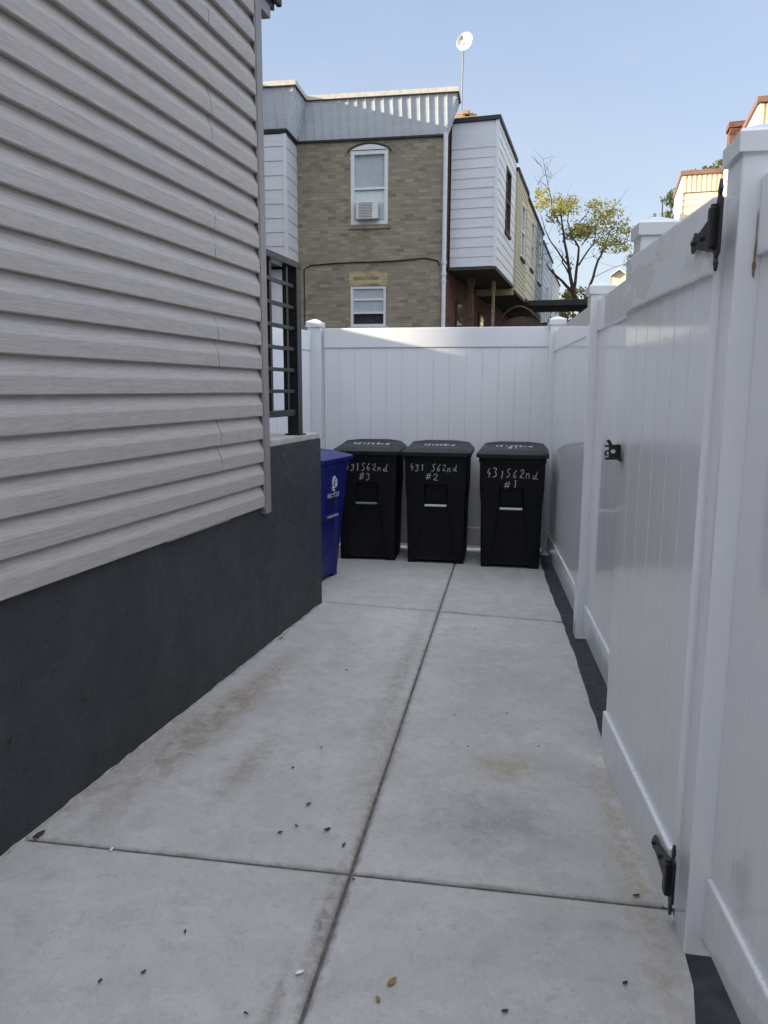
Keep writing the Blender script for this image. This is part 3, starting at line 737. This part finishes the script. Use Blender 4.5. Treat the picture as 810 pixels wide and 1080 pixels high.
# bay on the left
g = MB(); lap(g, -6.4, X0 - .0, 4.35, 7.0, -.9, .30)
bay = g.build('bay', M['white_siding'], B)
g = MB(); z = 4.35
while z < 6.98:
    t = min(z + .30, 7.0); g.extrude([(X0 + .014, z), (X0 + .001, t), (X0 - .05, t), (X0 - .05, z)], 1, -.86, -.003); z = t
g.build('bay_side', M['white_siding'], bay)
g = MB(); g.box(X0 - .05, X0 + .025, -.925, -.855, 4.33, 7.0); g.build('corner_board', M['window_white'], bay)
g = MB(); g.box(-6.4, X0 - .01, -.86, .0, 4.25, 4.345); g.build('soffit', M['soffit_dark'], bay)
g = MB(); g.box(-6.4, X0 - .06, -.55, -.02, -.05, 4.2); lw = g.build('lower_wall', M['blue_metal'], bay)
g = MB(); g.box(-4.6, -3.75, -.565, -.54, 3.0, 3.9); g.build('window', M['window_white'], bay)
# flared standing-seam cornice running round the bay and along the front
path = [(-6.4, -.9), (X0, -.9), (X0, 0.), (X1, 0.), (X1, .34)]
def offs(path, d):
    out = []
    for i, p in enumerate(path):
        ns = []
        for a, b_ in ((i - 1, i), (i, i + 1)):
            if a >= 0 and b_ < len(path):
                v = Vector((path[b_][0] - path[a][0], path[b_][1] - path[a][1])).normalized(); ns.append(Vector((v.y, -v.x)))
        if len(ns) == 1: q = Vector(p) + ns[0] * d
        else:
            m_ = (ns[0] + ns[1]); m_ = m_ / (1 + ns[0].dot(ns[1])); q = Vector(p) + m_ * d
        out.append((q.x, q.y))
    return out
zb_, zt_ = 7.10, 7.86
pi, po = offs(path, .03), offs(path, .32)
g = MB()
for i in range(len(path) - 1):
    a, b_, c_, d_ = (*pi[i], zb_), (*pi[i + 1], zb_), (*po[i + 1], zt_), (*po[i], zt_)
    ia, ib = offs(path, -.2)[i], offs(path, -.2)[i + 1]
    g.faces([a, b_, c_, d_, (*ia, zb_), (*ib, zb_), (*ib, zt_), (*ia, zt_)], [(0, 1, 2, 3), (3, 2, 6, 7), (4, 5, 1, 0)])
    L = (Vector(pi[i + 1]) - Vector(pi[i])).length; n = max(1, round(L / .21))
    A, B_, C_, D_ = map(Vector, (a, b_, c_, d_))
    ax_ = (B_ - A).normalized(); nv = (B_ - A).cross(D_ - A).normalized(); up_ = (D_ - A) - ax_ * (D_ - A).dot(ax_)
    lo_, hi_ = max(0, (D_ - A).dot(ax_)), min((B_ - A).length, (C_ - A).dot(ax_))
    s_ = ax_ * .008; hgt = nv * .022; t = lo_ + .03
    # every seam stands upright; those past the mitre are cut short by it
    full0, full1 = min(0, (D_ - A).dot(ax_)), max((B_ - A).length, (C_ - A).dot(ax_))
    t = full0 + .05
    while t < full1:
        f0, f1 = 0., 1.
        dl = (D_ - A).dot(ax_); dr = (C_ - A).dot(ax_) - (B_ - A).length; Lb = (B_ - A).length
        for e_, sg in ((dl, 1), (dr, -1)):
            base_ = 0 if sg == 1 else Lb
            # inside when sg * (t - base_ - e_ * f) >= 0
            for_f = (t - base_) / e_ if abs(e_) > 1e-6 else None
            ok0, ok1 = sg * (t - base_) >= 0, sg * (t - base_ - e_) >= 0
            if ok0 and ok1: continue
            if not ok0 and not ok1: f0, f1 = 1., 0.; break
            if ok0: f1 = min(f1, for_f)
            else: f0 = max(f0, for_f)
        if f1 - f0 > .08:
            p0, p1 = A + ax_ * t + up_ * (f0 + .01), A + ax_ * t + up_ * (f1 - .01)
            g.faces([p0 - s_, p0 + s_, p1 + s_, p1 - s_, p0 - s_ + hgt, p0 + s_ + hgt, p1 + s_ + hgt, p1 - s_ + hgt], [(4, 5, 6, 7), (0, 4, 7, 3), (1, 2, 6, 5), (0, 1, 5, 4), (3, 7, 6, 2)])
        t += .2
g.build('cornice', M['blue_metal'], B)
g = MB()
def band(d0, d1, z0, z1):
    q0, q1 = offs(path, d0), offs(path, d1)
    for i in range(len(path) - 1):
        vs = [(*q0[i], z0), (*q0[i + 1], z0), (*q1[i + 1], z0), (*q1[i], z0), (*q0[i], z1), (*q0[i + 1], z1), (*q1[i + 1], z1), (*q1[i], z1)]
        g.faces(vs, [(0, 1, 2, 3), (4, 5, 6, 7), (3, 2, 6, 7), (0, 1, 5, 4)] + ([(0, 3, 7, 4)] if i == 0 else []) + ([(1, 2, 6, 5)] if i == len(path) - 2 else []))
band(-.2, .355, 7.855, 7.95); g.build('coping', M['parapet'], B)
g = MB(); band(.0, .05, 7.055, 7.098); band(.30, .358, 7.835, 7.853); g.build('cornice_edge', M['black_trim'], B)
g = MB(); g.box(X0 - 3, X1 - .05, .1, 9, 7.8, 7.86); g.build('roof', M['roof_dark'], B)
# downspout
g = MB(); g.tube([(X1 + .06, -.05, 7.1), (X1 + .065, -.05, 6.9), (X1 + .065, -.045, 0)], .05, 10); 
for zz in (4.1, 3.95, 4.35): g.cyl((X1 + .065, -.046, zz), (0, 0, 1), .062, .05, 10)
g.build('downspout', M['white_siding'], B, True)
g = MB(); g.tube([(X0 + .15, -.012, 3.0), (X0 + .15, -.012, 4.28), (X0 + .3, -.015, 4.36), (-2.4, -.02, 4.40), (-1.2, -.02, 4.41), (-.4, -.02, 4.46), (-.12, -.02, 4.40), (-.09, -.02, 4.3)], .014, 6); g.build('cable', M['black_metal'], B)
# chimney
g = MB(); g.box(.12, .62, 1.75, 2.2, 7.5, 8.03); 
for (x, y, z, s_) in ((.2, 1.85, 8.03, .12), (.36, 1.95, 8.03, .15), (.5, 1.88, 8.03, .09), (.33, 1.82, 8.10, .09)):
    g.box(x - s_, x + s_, y - .08, y + .1, z - .02, z + s_ * .8, Matrix.Rotation(0, 4, 'Z'), bev=.02)
g.build('chimney', M['buff_brick'], B)
# dish on its mast
D = thing('satellite_dish', 'round pale dish on a thin mast above the brick house roof', 'satellite dish', BO + Matrix.Rotation(-BY, 3, 'Z') @ Vector((.20, 2.0, 7.80)), -BY)
g = MB(); g.tube([(0, 0, 0), (.01, 0, 1.0), (.03, 0, 1.98)], .017, 8); g.build('mast', M['ac_grille'], D, True)
g = MB(); rings = []
ax = Vector((-.35, -.92, .12)).normalized(); u = ax.orthogonal().normalized(); v = ax.cross(u); cc = Vector((.07, -.06, 1.97))
for r_, dz in ((.03, -.06), (.10, -.045), (.16, -.01), (.205, .035), (.212, .038), (.205, .042), (.16, .0), (.10, -.033), (.03, -.05)):
    rings.append([cc + (u * math.cos(2 * math.pi * k / 24) + v * math.sin(2 * math.pi * k / 24)) * r_ + ax * dz for k in range(24)])
g.loft(rings); g.build('reflector', M['dish'], D, True)
g = MB(); g.tube([cc - v * .18 + ax * .03, cc + ax * .20], .010, 6); g.box(-.03, .03, -.03, .03, -.03, .03, Matrix.Translation(cc + ax * .2)); g.build('feed_arm', M['ac_grille'], D)

# ------------------------------------------------------------------ row of houses receding on the right of the brick house
RA = R(16.2)
RO = BO + Matrix.Rotation(-BY, 3, 'Z') @ Vector((1.17, .30, 0)); RO.z = 0
def rear_house(label, y0, y1, mat, zb, zt, first=False, ex=.215, win=True, capm='black_trim', proj=1.1, xo=0.0):
    Hh = thing('row_house', label, 'house', RO + Matrix.Rotation(-RA, 3, 'Z') @ Vector((xo, y0, 0)), -RA, 'row houses with overhanging bays')
    d = y1 - y0
    w0, w1, wz0, wz1 = d * .42, d * .42 + .85, zb + 1.05, zb + 2.55
    g = MB()
    # side facing the camera
    if first:
        lap(g, -proj + .04, -.03, zb, zt - .55, 0, ex)
    else:
        lap(g, -proj, -.03, zb, zt - .02, 0, ex)
    by = g.build('bay', mat, Hh)
    # side facing the yard (+x): boards swept along y, broken round the window
    g = MB(); z = zb; e2 = ex * (1 if not first else 1)
    segs = [(0.03, w0, zb, zt), (w0, w1, zb, wz0), (w0, w1, wz1, zt), (w1, d - .01, zb, zt)] if win else [(.03, d - .01, zb, zt)]
    for (a, b_, za, zc) in segs:
        z = za
        while z < zc - .02:
            k = math.floor((z - zb) / e2 + 1e-6); t = min(zb + (k + 1) * e2, zc)
            f0 = (z - zb) / e2 - k; f1 = (t - zb) / e2 - k
            g.extrude([(-.0 + .012 * (1 - f0), z), (.012 * (1 - f1), t), (-.06, t), (-.06, z)], 1, a, b_); z = t
    g.build('bay_front', mat, by)
    g = MB(); g.box(-.06, .02, -.022, .03, zb - .01, zt); g.build('corner_board', M['window_white'] if first else mat, by)
    g = MB(); g.box(-proj, -.07, .06, d - .02, zb + .02, zt - .05); g.build('bay_core', M['dark_room'], by)
    g = MB(); g.box(-proj, -.0, .0, d, zb - .07, zb - .003); g.build('soffit', M['soffit_dark'], by)
    if first:
        g = MB(); g.box(-proj + .04, -.03, -.004, .05, zt - .55, zt - .01); g.box(-.03, .016, .03, d - .01, zt - .55, zt - .01) if False else None
        g.build('fascia', M['white_siding'], by)
    g = MB(); g.box(-proj - .1, .05, -.05, d, zt, zt + .09); g.build('roof_edge', M[capm], by)
    if win:
        f = MB(); fw = .07
        f.box(-.05, .03, w0, w0 + fw, wz0, wz1); f.box(-.05, .03, w1 - fw, w1, wz0, wz1); f.box(-.05, .03, w0 + fw, w1 - fw, wz0, wz0 + fw); f.box(-.05, .03, w0 + fw, w1 - fw, wz1 - fw, wz1); f.box(-.04, .02, w0 + fw, w1 - fw, (wz0 + wz1) / 2 - .03, (wz0 + wz1) / 2 + .03)
        wo = f.build('window', M['soffit_dark'] if first else M['window_white'], Hh)
        g = MB(); g.box(-.035, -.03, w0 + fw, w1 - fw, wz0 + fw, wz1 - fw); g.build('pane', M['glass'], wo)
        g = MB(); g.box(-.05, .06, w0 - .05, w1 + .05, wz0 - .07, wz0 - .004); g.build('sill', M['soffit_dark'], wo)
    # ground storey set back under the bay
    g = MB(); holed = [(.55, 1.35, .9, 3.1)] if d > 2 else []
    g.box(-6, -proj - .02, .0, d, -.05, zb - .08); g.build('wall', M['red_brick'], Hh)
    g = MB(); g.box(-proj - .03, -proj + .03, d * .3, d * .3 + .75, 1.9, 3.7); wo = g.build('window', M['soffit_dark'], Hh)
    g = MB(); g.box(-proj + .025, -proj + .035, d * .3 + .06, d * .3 + .69, 1.96, 3.64); g.build('pane', M['glass'], wo)
    g = MB(); g.box(-6, -proj, .02, d - .02, zb + .0, zt - .1); g.build('upper_wall', M['red_brick'], Hh)
    return Hh
rear_house('row house with white clapboard bay overhanging beside the tan brick wall', 0, 3.45, M['white_siding'], 4.31, 7.45, True)
rear_house('row house with yellow clapboard bay, next beyond the white bay', 3.47, 6.2, M['yellow_siding'], 4.20, 7.25, ex=.13, xo=.04)
rear_house('row house with pale cream bay, third along the receding row', 6.22, 9.4, M['cream_siding'], 4.33, 7.2, ex=.26, xo=.02)
rear_house('row house with dark olive bay, beyond the cream one', 9.42, 12.4, M['olive_siding'], 4.3, 7.25, ex=.26)
rear_house('row house with grey blue bay, far end beside the tree', 12.42, 17.5, M['grey_siding'], 3.2, 7.0, ex=.26)
rear_house('row house with pale grey bay half behind the tree branches', 17.52, 23, M['grey_siding'], 2.9, 6.7, ex=.26)

# posts, shed and clutter under the bays
RF = lambda x, y, z=0: RO + Matrix.Rotation(-RA, 3, 'Z') @ Vector((x, y, z))
for (x, y, lab, wd) in ((-.72, 1.0, 'slim brown post carrying the white bay', .055), (-.30, 1.9, 'thin pale pipe post under the overhanging bay', .03)):
    g = MB(); g.box(-wd, wd, -wd, wd, -.05, 4.2, bev=.005); g.box(-wd * 1.5, wd * 1.5, -wd * 1.5, wd * 1.5, 4.0, 4.22, bev=.005)
    for k in range(5): g.box(-wd * 1.25, wd * 1.25, -wd * 1.25, wd * 1.25, 3.2 + k * .13, 3.26 + k * .13, bev=.004)
    o = g.build('support_post', M['wood_brown'] if wd > .04 else M['tan_wood']); tag(o, lab, 'post'); o.location = RF(x, y); o.rotation_euler = (0, 0, -RA)
g = MB(); g.box(-1.0, .02, 3.30, 3.44, 4.04, 4.20, bev=.005); o = g.build('support_beam', M['tan_wood']); tag(o, 'pale timber beam under the far edge of the white bay', 'beam'); o.location = RF(0, 0); o.rotation_euler = (0, 0, -RA)
# board fence with arch across the yards
YF = thing('board_fence', 'brown board fence with arched top under the bays', 'fence', RF(-.9, 4.4), -RA)
g = MB()
for k in range(20):
    h_ = 3.35 + .22 * math.sin(math.pi * min(1, max(0, (k - 4) / 12))); g.box(k * .10, k * .10 + .095, 0, .02, -.05, h_)
g.build('boards', M['wood_brown'], YF)
g = MB(); g.tube([(.35 + 1.25 * t, -.05, 3.42 + .42 * math.sin(math.pi * t)) for t in [i / 12 for i in range(13)]], .03, 8); g.build('arch', M['wood_brown'], YF)
# white framed window panel
WPn = thing('window_sash', 'small white framed sash standing under the overhanging bay', 'window frame', RF(-.62, 3.3), -BY)
g = MB()
for k in range(5): g.box(k * .105 - .02, k * .105 + .02, 0, .04, 2.40, 3.00)
g.box(-.02, .44, .001, .039, 2.96, 3.0); g.box(-.02, .44, .001, .039, 2.62, 2.66); g.build('frame', M['window_white'], WPn)
g = MB(); g.box(0, .42, .018, .022, 2.42, 2.97); g.build('pane', M['glass'], WPn)
g = MB(); g.box(-.01, .43, .002, .038, -.05, 2.4); g.build('panel', M['wood_brown'], WPn)
# dark canopy
CP = thing('canopy', 'low flat black canopy in the yard beneath the tree', 'canopy', (4.75, 22.8, 0), -RA)
g = MB(); g.box(-.5, 2.0, -.6, 1.2, 3.85, 4.02, bev=.02); g.build('roof', M['awning'], CP)
for x in (-.4, 1.9):
    g = MB(); g.box(x - .04, x + .04, -.5, -.42, -.05, 3.8); g.build('post', M['awning'], CP)
g = MB(); g.box(-.4, 1.9, -.1, .9, -.05, 3.2, bev=.05); g.box(-.2, 1.2, -.0, .8, 3.2, 3.45, bev=.05); g.build('covered_goods', M['roof_dark'], CP)
g = MB(); g.box(-.35, 1.85, -.56, -.52, 3.18, 3.22); g.build('rail', M['ac_grille'], CP)

# ------------------------------------------------------------------ cream houses beyond the right fence
def right_house(name, label, o, length, width, zt, flute=False, front='pale_siding'):
    Hh = thing(name, label, 'house', (*o, 0), -RA)
    g = MB(); lap(g, 0.0, width, 3.2, zt - .55, 0, .17, .016); g.build('front_siding', M[front], Hh)
    g = MB(); g.box(.012, .11, .06, length, 3.2, zt - .55) ; g.build('side_wall', M['pale_wall'], Hh)
    g = MB(); g.box(.11, width - .01, .07, length, -.05, zt - .3); g.build('wall', M['buff_brick'], Hh)
    g = MB(); 
    n = int(width / .13)
    for k in range(n): g.extrude([(k * .13, -.05), (k * .13 + .085, -.05), (k * .13 + .105, -.02), (k * .13 + .13, -.02), (k * .13 + .13, .05), (k * .13, .05)], 2, zt - .54, zt - .09)
    g.build('fluted_band', M['pale_siding'], Hh)
    g = MB(); g.box(-.012, .1, .06, length, zt - .54, zt - .09); g.build('side_band', M['pale_wall'], Hh)
    rf = MB(); rf.box(-.06, width, -.10, length, zt - .085, zt + .03); r_ = rf.build('roof', M['red_trim'], Hh)
    g = MB(); g.box(-.02, .03, -.03, .055, 3.2, zt - .55); g.build('corner_board', M['pale_wall'], Hh)
    return Hh
h1 = right_house('row_house', 'low cream clapboard house with red brown roof edge beyond the white gate', (8.319, 22.44), 2.7, 3.4, 7.5)
g = MB(); g.box(.25, .95, -.02, .05, 5.3, 6.55); wo = g.build('window', M['window_white'], h1); 
wo.location = (.45, -.022, 0)
g = MB(); g.box(.31, .89, -.026, -.021, 5.36, 6.49); g.build('pane', M['glass'], wo)
g = MB(); g.box(-.012, .010, 1.0, 1.75, 5.2, 6.6); wo = g.build('window', M['window_white'], h1)
g = MB(); g.box(-.018, -.0125, 1.07, 1.68, 5.27, 6.53); g.build('pane', M['glass'], wo)
h2 = right_house('row_house', 'pale house with brick chimney and red coping behind the near gate post', (7.81, 16.995), 5.15, 3.2, 7.5)
g = MB(); g.box(.02, .50, 4.62, 5.12, 7.2, 8.36); g.box(-.02, .54, 4.58, 5.16, 8.36, 8.50); g.build('chimney', M['red_brick'], h2)

# pale gable far off
g = MB(); g.extrude([(-.3, 0), (.4, 0), (.4, 7.3), (.05, 7.55), (-.3, 7.3)], 1, 0, 5)
fh = thing('gabled_house', 'far pale gable just showing over the right white fence', 'house', (11.85, 40, -.05), -RA)
g.build('wall', M['pale_siding'], fh)
g = MB(); g.extrude([(-.38, 7.255), (.05, 7.565), (.48, 7.255), (.48, 7.30), (.05, 7.63), (-.38, 7.30)], 1, -.2, 5.2); g.build('roof', M['pale_wall'], fh)
# added buildings out of view, left and behind, placed to shade the yard
nb = thing('row_house', 'added flat roofed brick block left of the yard, unseen, shading the brick house', 'house', (-14, 9.3, 0), 0)
g = MB(); g.box(0, 9.0, 0, 13, -.05, 8.2); g.build('wall', M['red_brick'], nb)
g = MB(); g.box(-.1, 9.1, -.1, 13.1, 8.203, 8.4); g.build('roof', M['roof_dark'], nb)
nc = thing('row_house', 'added tall brick block further left, unseen, ending the fence sun patch', 'house', (-26.74, -6.77, 0), R(6.5))  # added to cut off the right end of the sun patch
g = MB(); g.box(0, 8, 0, 10.65, -.05, 9.0); g.build('wall', M['tan_brick'], nc)
g = MB(); g.box(-.1, 8, -.1, 10.66, 9.003, 9.2); g.build('roof', M['roof_dark'], nc)
sh = thing('added_shed', 'added flat roofed shed left of the porch, unseen, shaping the fence sun patch', 'shed', (-5.2, 6.55, 0), 0)  # added shadow caster for the sloping sun edge on the back fence
g = MB(); g.box(0, 1.9, 0, 1.7, -.05, 2.5); g.build('wall', M['tan_wood'], sh)
g = MB(); g.box(-.1, 2.0, -.1, 1.8, 2.503, 2.67); g.build('roof', M['roof_dark'], sh)
oh = thing('row_house', 'added brick block behind the viewpoint, unseen, blocking low sky light', 'house', (-9, -15, 0), 0)  # added to hold back low sky light from behind the camera
g = MB(); g.box(0, 16, -8, 0, -.05, 8.0); g.build('wall', M['red_brick'], oh)
g = MB(); g.box(-.1, 16.1, -8.1, .1, 8.003, 8.2); g.build('roof', M['roof_dark'], oh)

# ------------------------------------------------------------------ trees
def leaf(g, p, s):
    d = Vector((random.uniform(-1, 1), random.uniform(-1, 1), random.uniform(-.6, 1))).normalized(); u = d.orthogonal().normalized(); v = d.cross(u)
    a = random.uniform(0, 6.28); u, v = u * math.cos(a) + v * math.sin(a), v * math.cos(a) - u * math.sin(a)
    g.faces([p - u * s, p + v * s * .45, p + u * s, p - v * s * .45], [(0, 1, 2, 3)])
K = .0062
def tp(zx, zy, dy=0): return Vector(((zx - 420) * K, dy, 4.02 + (820 - zy) * K * .99))
TR = thing('autumn_tree', 'sparse yellow leaved tree with dark forked branches beyond the fence', 'tree', (6.56, 26, 0))
g = MB()
g.tube([(.06, 0, -.05), (.02, .02, 2.2), (0, 0, 4.02)], [.17, .13, .105], 10)
BR = [
 ([(420, 820), (385, 750), (362, 700), (350, 640), (330, 560), (300, 450), (290, 380), (272, 300)], .085, .022, -.3),
 ([(430, 800), (446, 720), (478, 630), (505, 540), (535, 475), (560, 400), (600, 330)], .06, .012, .4),
 ([(362, 705), (300, 655), (230, 600), (203, 578)], .055, .016, -.5),
 ([(370, 715), (385, 610), (395, 540), (402, 470), (360, 410), (340, 330), (350, 260)], .055, .012, .5),
 ([(392, 570), (440, 500), (482, 450), (500, 370), (520, 300)], .032, .009, .7),
 ([(335, 570), (270, 500), (230, 460), (190, 400), (160, 340)], .030, .008, -.7),
 ([(345, 620), (300, 560), (292, 520)], .03, .014, -.4),
 ([(285, 360), (240, 280), (215, 180), (195, 100), (178, 42)], .022, .006, -.2),
 ([(272, 300), (300, 240), (330, 200)], .020, .006, .3), ([(300, 450), (360, 380), (400, 330), (430, 270)], .024, .007, -.5),
 ([(535, 475), (590, 440), (640, 450), (680, 490)], .016, .005, .3), ([(520, 310), (560, 280), (605, 235)], .012, .004, .3),
 ([(560, 400), (610, 370), (650, 350)], .014, .005, .5), ([(480, 630), (560, 590), (640, 560), (690, 570)], .010, .004, .2),
 ([(402, 470), (440, 400), (450, 340)], .016, .005, -.2), ([(230, 460), (180, 470), (150, 500)], .010, .004, -.5),
 ([(215, 180), (170, 150), (150, 170)], .010, .004, -.2), ([(215, 150), (235, 110)], .006, .003, 0), ([(190, 90), (165, 60)], .006, .003, 0),
 ([(505, 540), (470, 520), (440, 530)], .010, .004, .3), ([(260, 500), (200, 520), (170, 560)], .008, .003, -.4)]
tips = []
for pts, r0, r1, dep in BR:
    n = len(pts); q = []
    for i, (a, b_) in enumerate(pts): q.append(tp(a + random.uniform(-3, 3) * (0 < i < n - 1), b_, dep * i / max(1, n - 1)))
    s_ = []
    for i in range(n - 1):
        for t in (0, .5): s_.append(q[i].lerp(q[i + 1], t) + Vector((random.uniform(-1, 1), random.uniform(-1, 1), random.uniform(-1, 1))) * (.018 if t else 0))
    s_.append(q[-1]); m_ = len(s_)
    g.tube(s_, [r0 + (r1 - r0) * i / (m_ - 1) for i in range(m_)], 7)
    tips += [s_[i] for i in range(m_ // 2, m_)]
    for _ in range(5):                                   # fine twigs
        a = s_[random.randrange(m_ // 2, m_)]; d = Vector((random.uniform(-1, 1), random.uniform(-1, 1), random.uniform(-.2, 1))).normalized()
        b_ = a + d * random.uniform(.15, .4); g.tube([a, b_, b_ + (d + Vector((random.uniform(-.6, .6), 0, random.uniform(-.3, .5)))) * .2], [.006, .004, .002], 4)
g.build('trunk', M['bark'], TR, True)
g = MB()
CL = [(165, 195, 34, 60), (210, 225, 36, 70), (258, 290, 52, 190), (345, 245, 48, 140), (330, 275, 40, 80), (400, 388, 66, 260), (355, 395, 50, 130), (440, 392, 46, 120), (505, 298, 62, 210), (545, 290, 42, 90), (590, 370, 60, 130), (570, 462, 52, 150), (500, 462, 36, 70), (620, 405, 36, 60), (652, 482, 30, 50), (682, 560, 24, 45), (460, 268, 40, 80), (300, 230, 36, 70), (690, 510, 20, 30), (400, 720, 40, 40), (350, 560, 30, 20), (180, 260, 30, 30), (240, 350, 40, 40)]
for (a, b_, r_, n) in CL:
    dep = random.uniform(-.5, .6)
    sub = [(random.gauss(0, .6), random.gauss(0, .4)) for _ in range(max(3, n // 16))]
    for _ in range(int(n * 1.8)):
        sx, sy = random.choice(sub)
        p = tp(a + (sx + random.gauss(0, .36)) * r_, b_ + (sy + random.gauss(0, .24)) * r_, dep + random.gauss(0, .25)); leaf(g, p, random.uniform(.035, .07))
g.build('crown', M['leaf_autumn'], TR)
def bushy(name, label, loc, h, crown, mat, n, s, trunk_r=.12, cat='tree'):
    T_ = thing(name, label, cat, loc)
    g = MB(); top = max(c[2] for c in crown)
    g.tube([(0, 0, -.05), (.03, .02, h * .6), (0, 0, top)], [trunk_r, trunk_r * .7, .02], 8)
    for (x, y, z, r_) in crown: g.tube([(0, 0, h * .5), (x * .6, y * .6, (h * .5 + z) / 2), (x, y, z)], [.05, .035, .012], 6)
    g.build('trunk', M['bark'], T_)
    g = MB()
    for (x, y, z, r_) in crown:
        sub = [Vector((random.gauss(0, .55), random.gauss(0, .55), random.gauss(0, .5))) * r_ for _ in range(14)]
        for _ in range(n): leaf(g, Vector((x, y, z)) + random.choice(sub) + Vector((random.gauss(0, .2), random.gauss(0, .2), random.gauss(0, .16))) * r_, random.uniform(.6, 1.2) * s)
    g.build('crown', M[mat], T_)
    return T_
bushy('leafy_tree', 'yellow green leafy tree behind the low cream house', (10.6, 30.5, 0), 6.5, [(.25, 0, 7.9, .5), (.35, 0, 8.6, .32), (.0, 0, 7.4, .5), (.6, .3, 7.4, .7), (.9, .5, 8.1, .5)], 'leaf_green', 420, .07)
bushy('leafy_tree', 'green tree tip showing over the cream house roof edge', (13.2, 31.5, 0), 8, [(-.5, 0, 9.8, .5), (.3, 0, 10.2, .55), (1.0, 0, 10.1, .6), (-1.2, .2, 9.7, .3)], 'leaf_green', 260, .09)
bushy('garden_bush', 'low sunlit yellow bush behind the forked tree trunk', (8.2, 34, 0), 3.0, [(-.5, 0, 4.9, .6), (.3, 0, 5.2, .6), (-.2, .3, 5.6, .4), (.9, 0, 4.9, .5), (0, 0, 4.4, .8)], 'leaf_yellow', 330, .09, cat='bush')

# ------------------------------------------------------------------ litter on the path
def litter(name, label, cat, x, y, s, mat, group, rz):
    g = MB(); n = 9; pts = []
    for k in range(n):
        a = 2 * math.pi * k / n; r_ = s * .8 * random.uniform(.8, 1.1); pts.append((r_ * math.cos(a) * (1.25 if k == 0 else 1), r_ * .5 * math.sin(a)))
    zc = lambda u, v: .003 + (.12 * u * u / s + .10 * abs(v)) + random.uniform(0, .003)
    top = [(u, v, zc(u, v) + .0015) for u, v in pts]; bot = [(u, v, t[2] - .0012) for (u, v), t in zip(pts, top)]
    g.loft([bot, top]); o = g.build(name, mat); o.location = (x, y, .001); o.rotation_euler = (0, 0, rz)
    tag(o, label, cat, group); return o
GLf = 'dry leaf bits on the concrete path'
import itertools
px = [(-.27, 2.56, .014), (-.35, 2.38, .012), (-.30, 2.42, .010), (-.19, 2.40, .015), (-.13, 2.31, .013), (-.36, 2.83, .010), (-.26, 3.0, .008), (.36, 3.02, .006), (.58, 3.35, .008), (.33, 3.33, .006), (.66, 3.02, .007), (-.20, 3.9, .010), (.58, 4.62, .010), (-.62, 1.75, .009), (-.55, 1.9, .008), (-.72, 1.72, .009), (.62, 1.72, .012), (.30, 1.63, .012), (-.09, 2.13, .008), (-.33, 1.62, .008)]
for i, (x, y, s) in enumerate(px):
    litter('dry_leaf', 'small dark dried leaf bit lying flat on the concrete', 'leaf', x, y, s, M['dry_leaf'], GLf, random.uniform(0, 6))
litter('dry_leaf', 'curled brown leaf near the bottom centre, right of the joint', 'leaf', .025, 1.72, .020, M['yellow_leaf'], GLf, .9)
litter('dry_leaf', 'orange brown leaf scrap just left of the curled brown leaf', 'leaf', -.01, 1.665, .013, M['yellow_leaf'], GLf, 2)
litter('dry_leaf', 'yellow leaf against the foot of the dark wall', 'leaf', -.62, 4.42, .022, M['yellow_leaf'], GLf, 1)
litter('dirt_clump', 'dark dirt clump at the foot of the dark wall by the cross joint', 'dirt', -1.165, 2.36, .030, M['dry_leaf'], None, 1.2)
litter('dry_leaf', 'dark leaf bit caught beside the lower gate hinge', 'leaf', .76, 2.06, .014, M['dry_leaf'], GLf, .3)
litter('paper_scrap', 'tiny white paper scrap on the concrete left of the joint', 'paper', -.215, 1.75, .016, M['paper'], None, .4)
litter('paper_scrap', 'thin white scrap lying on the cross joint near the wall', 'paper', -.89, 2.28, .012, M['paper'], None, 1.4)
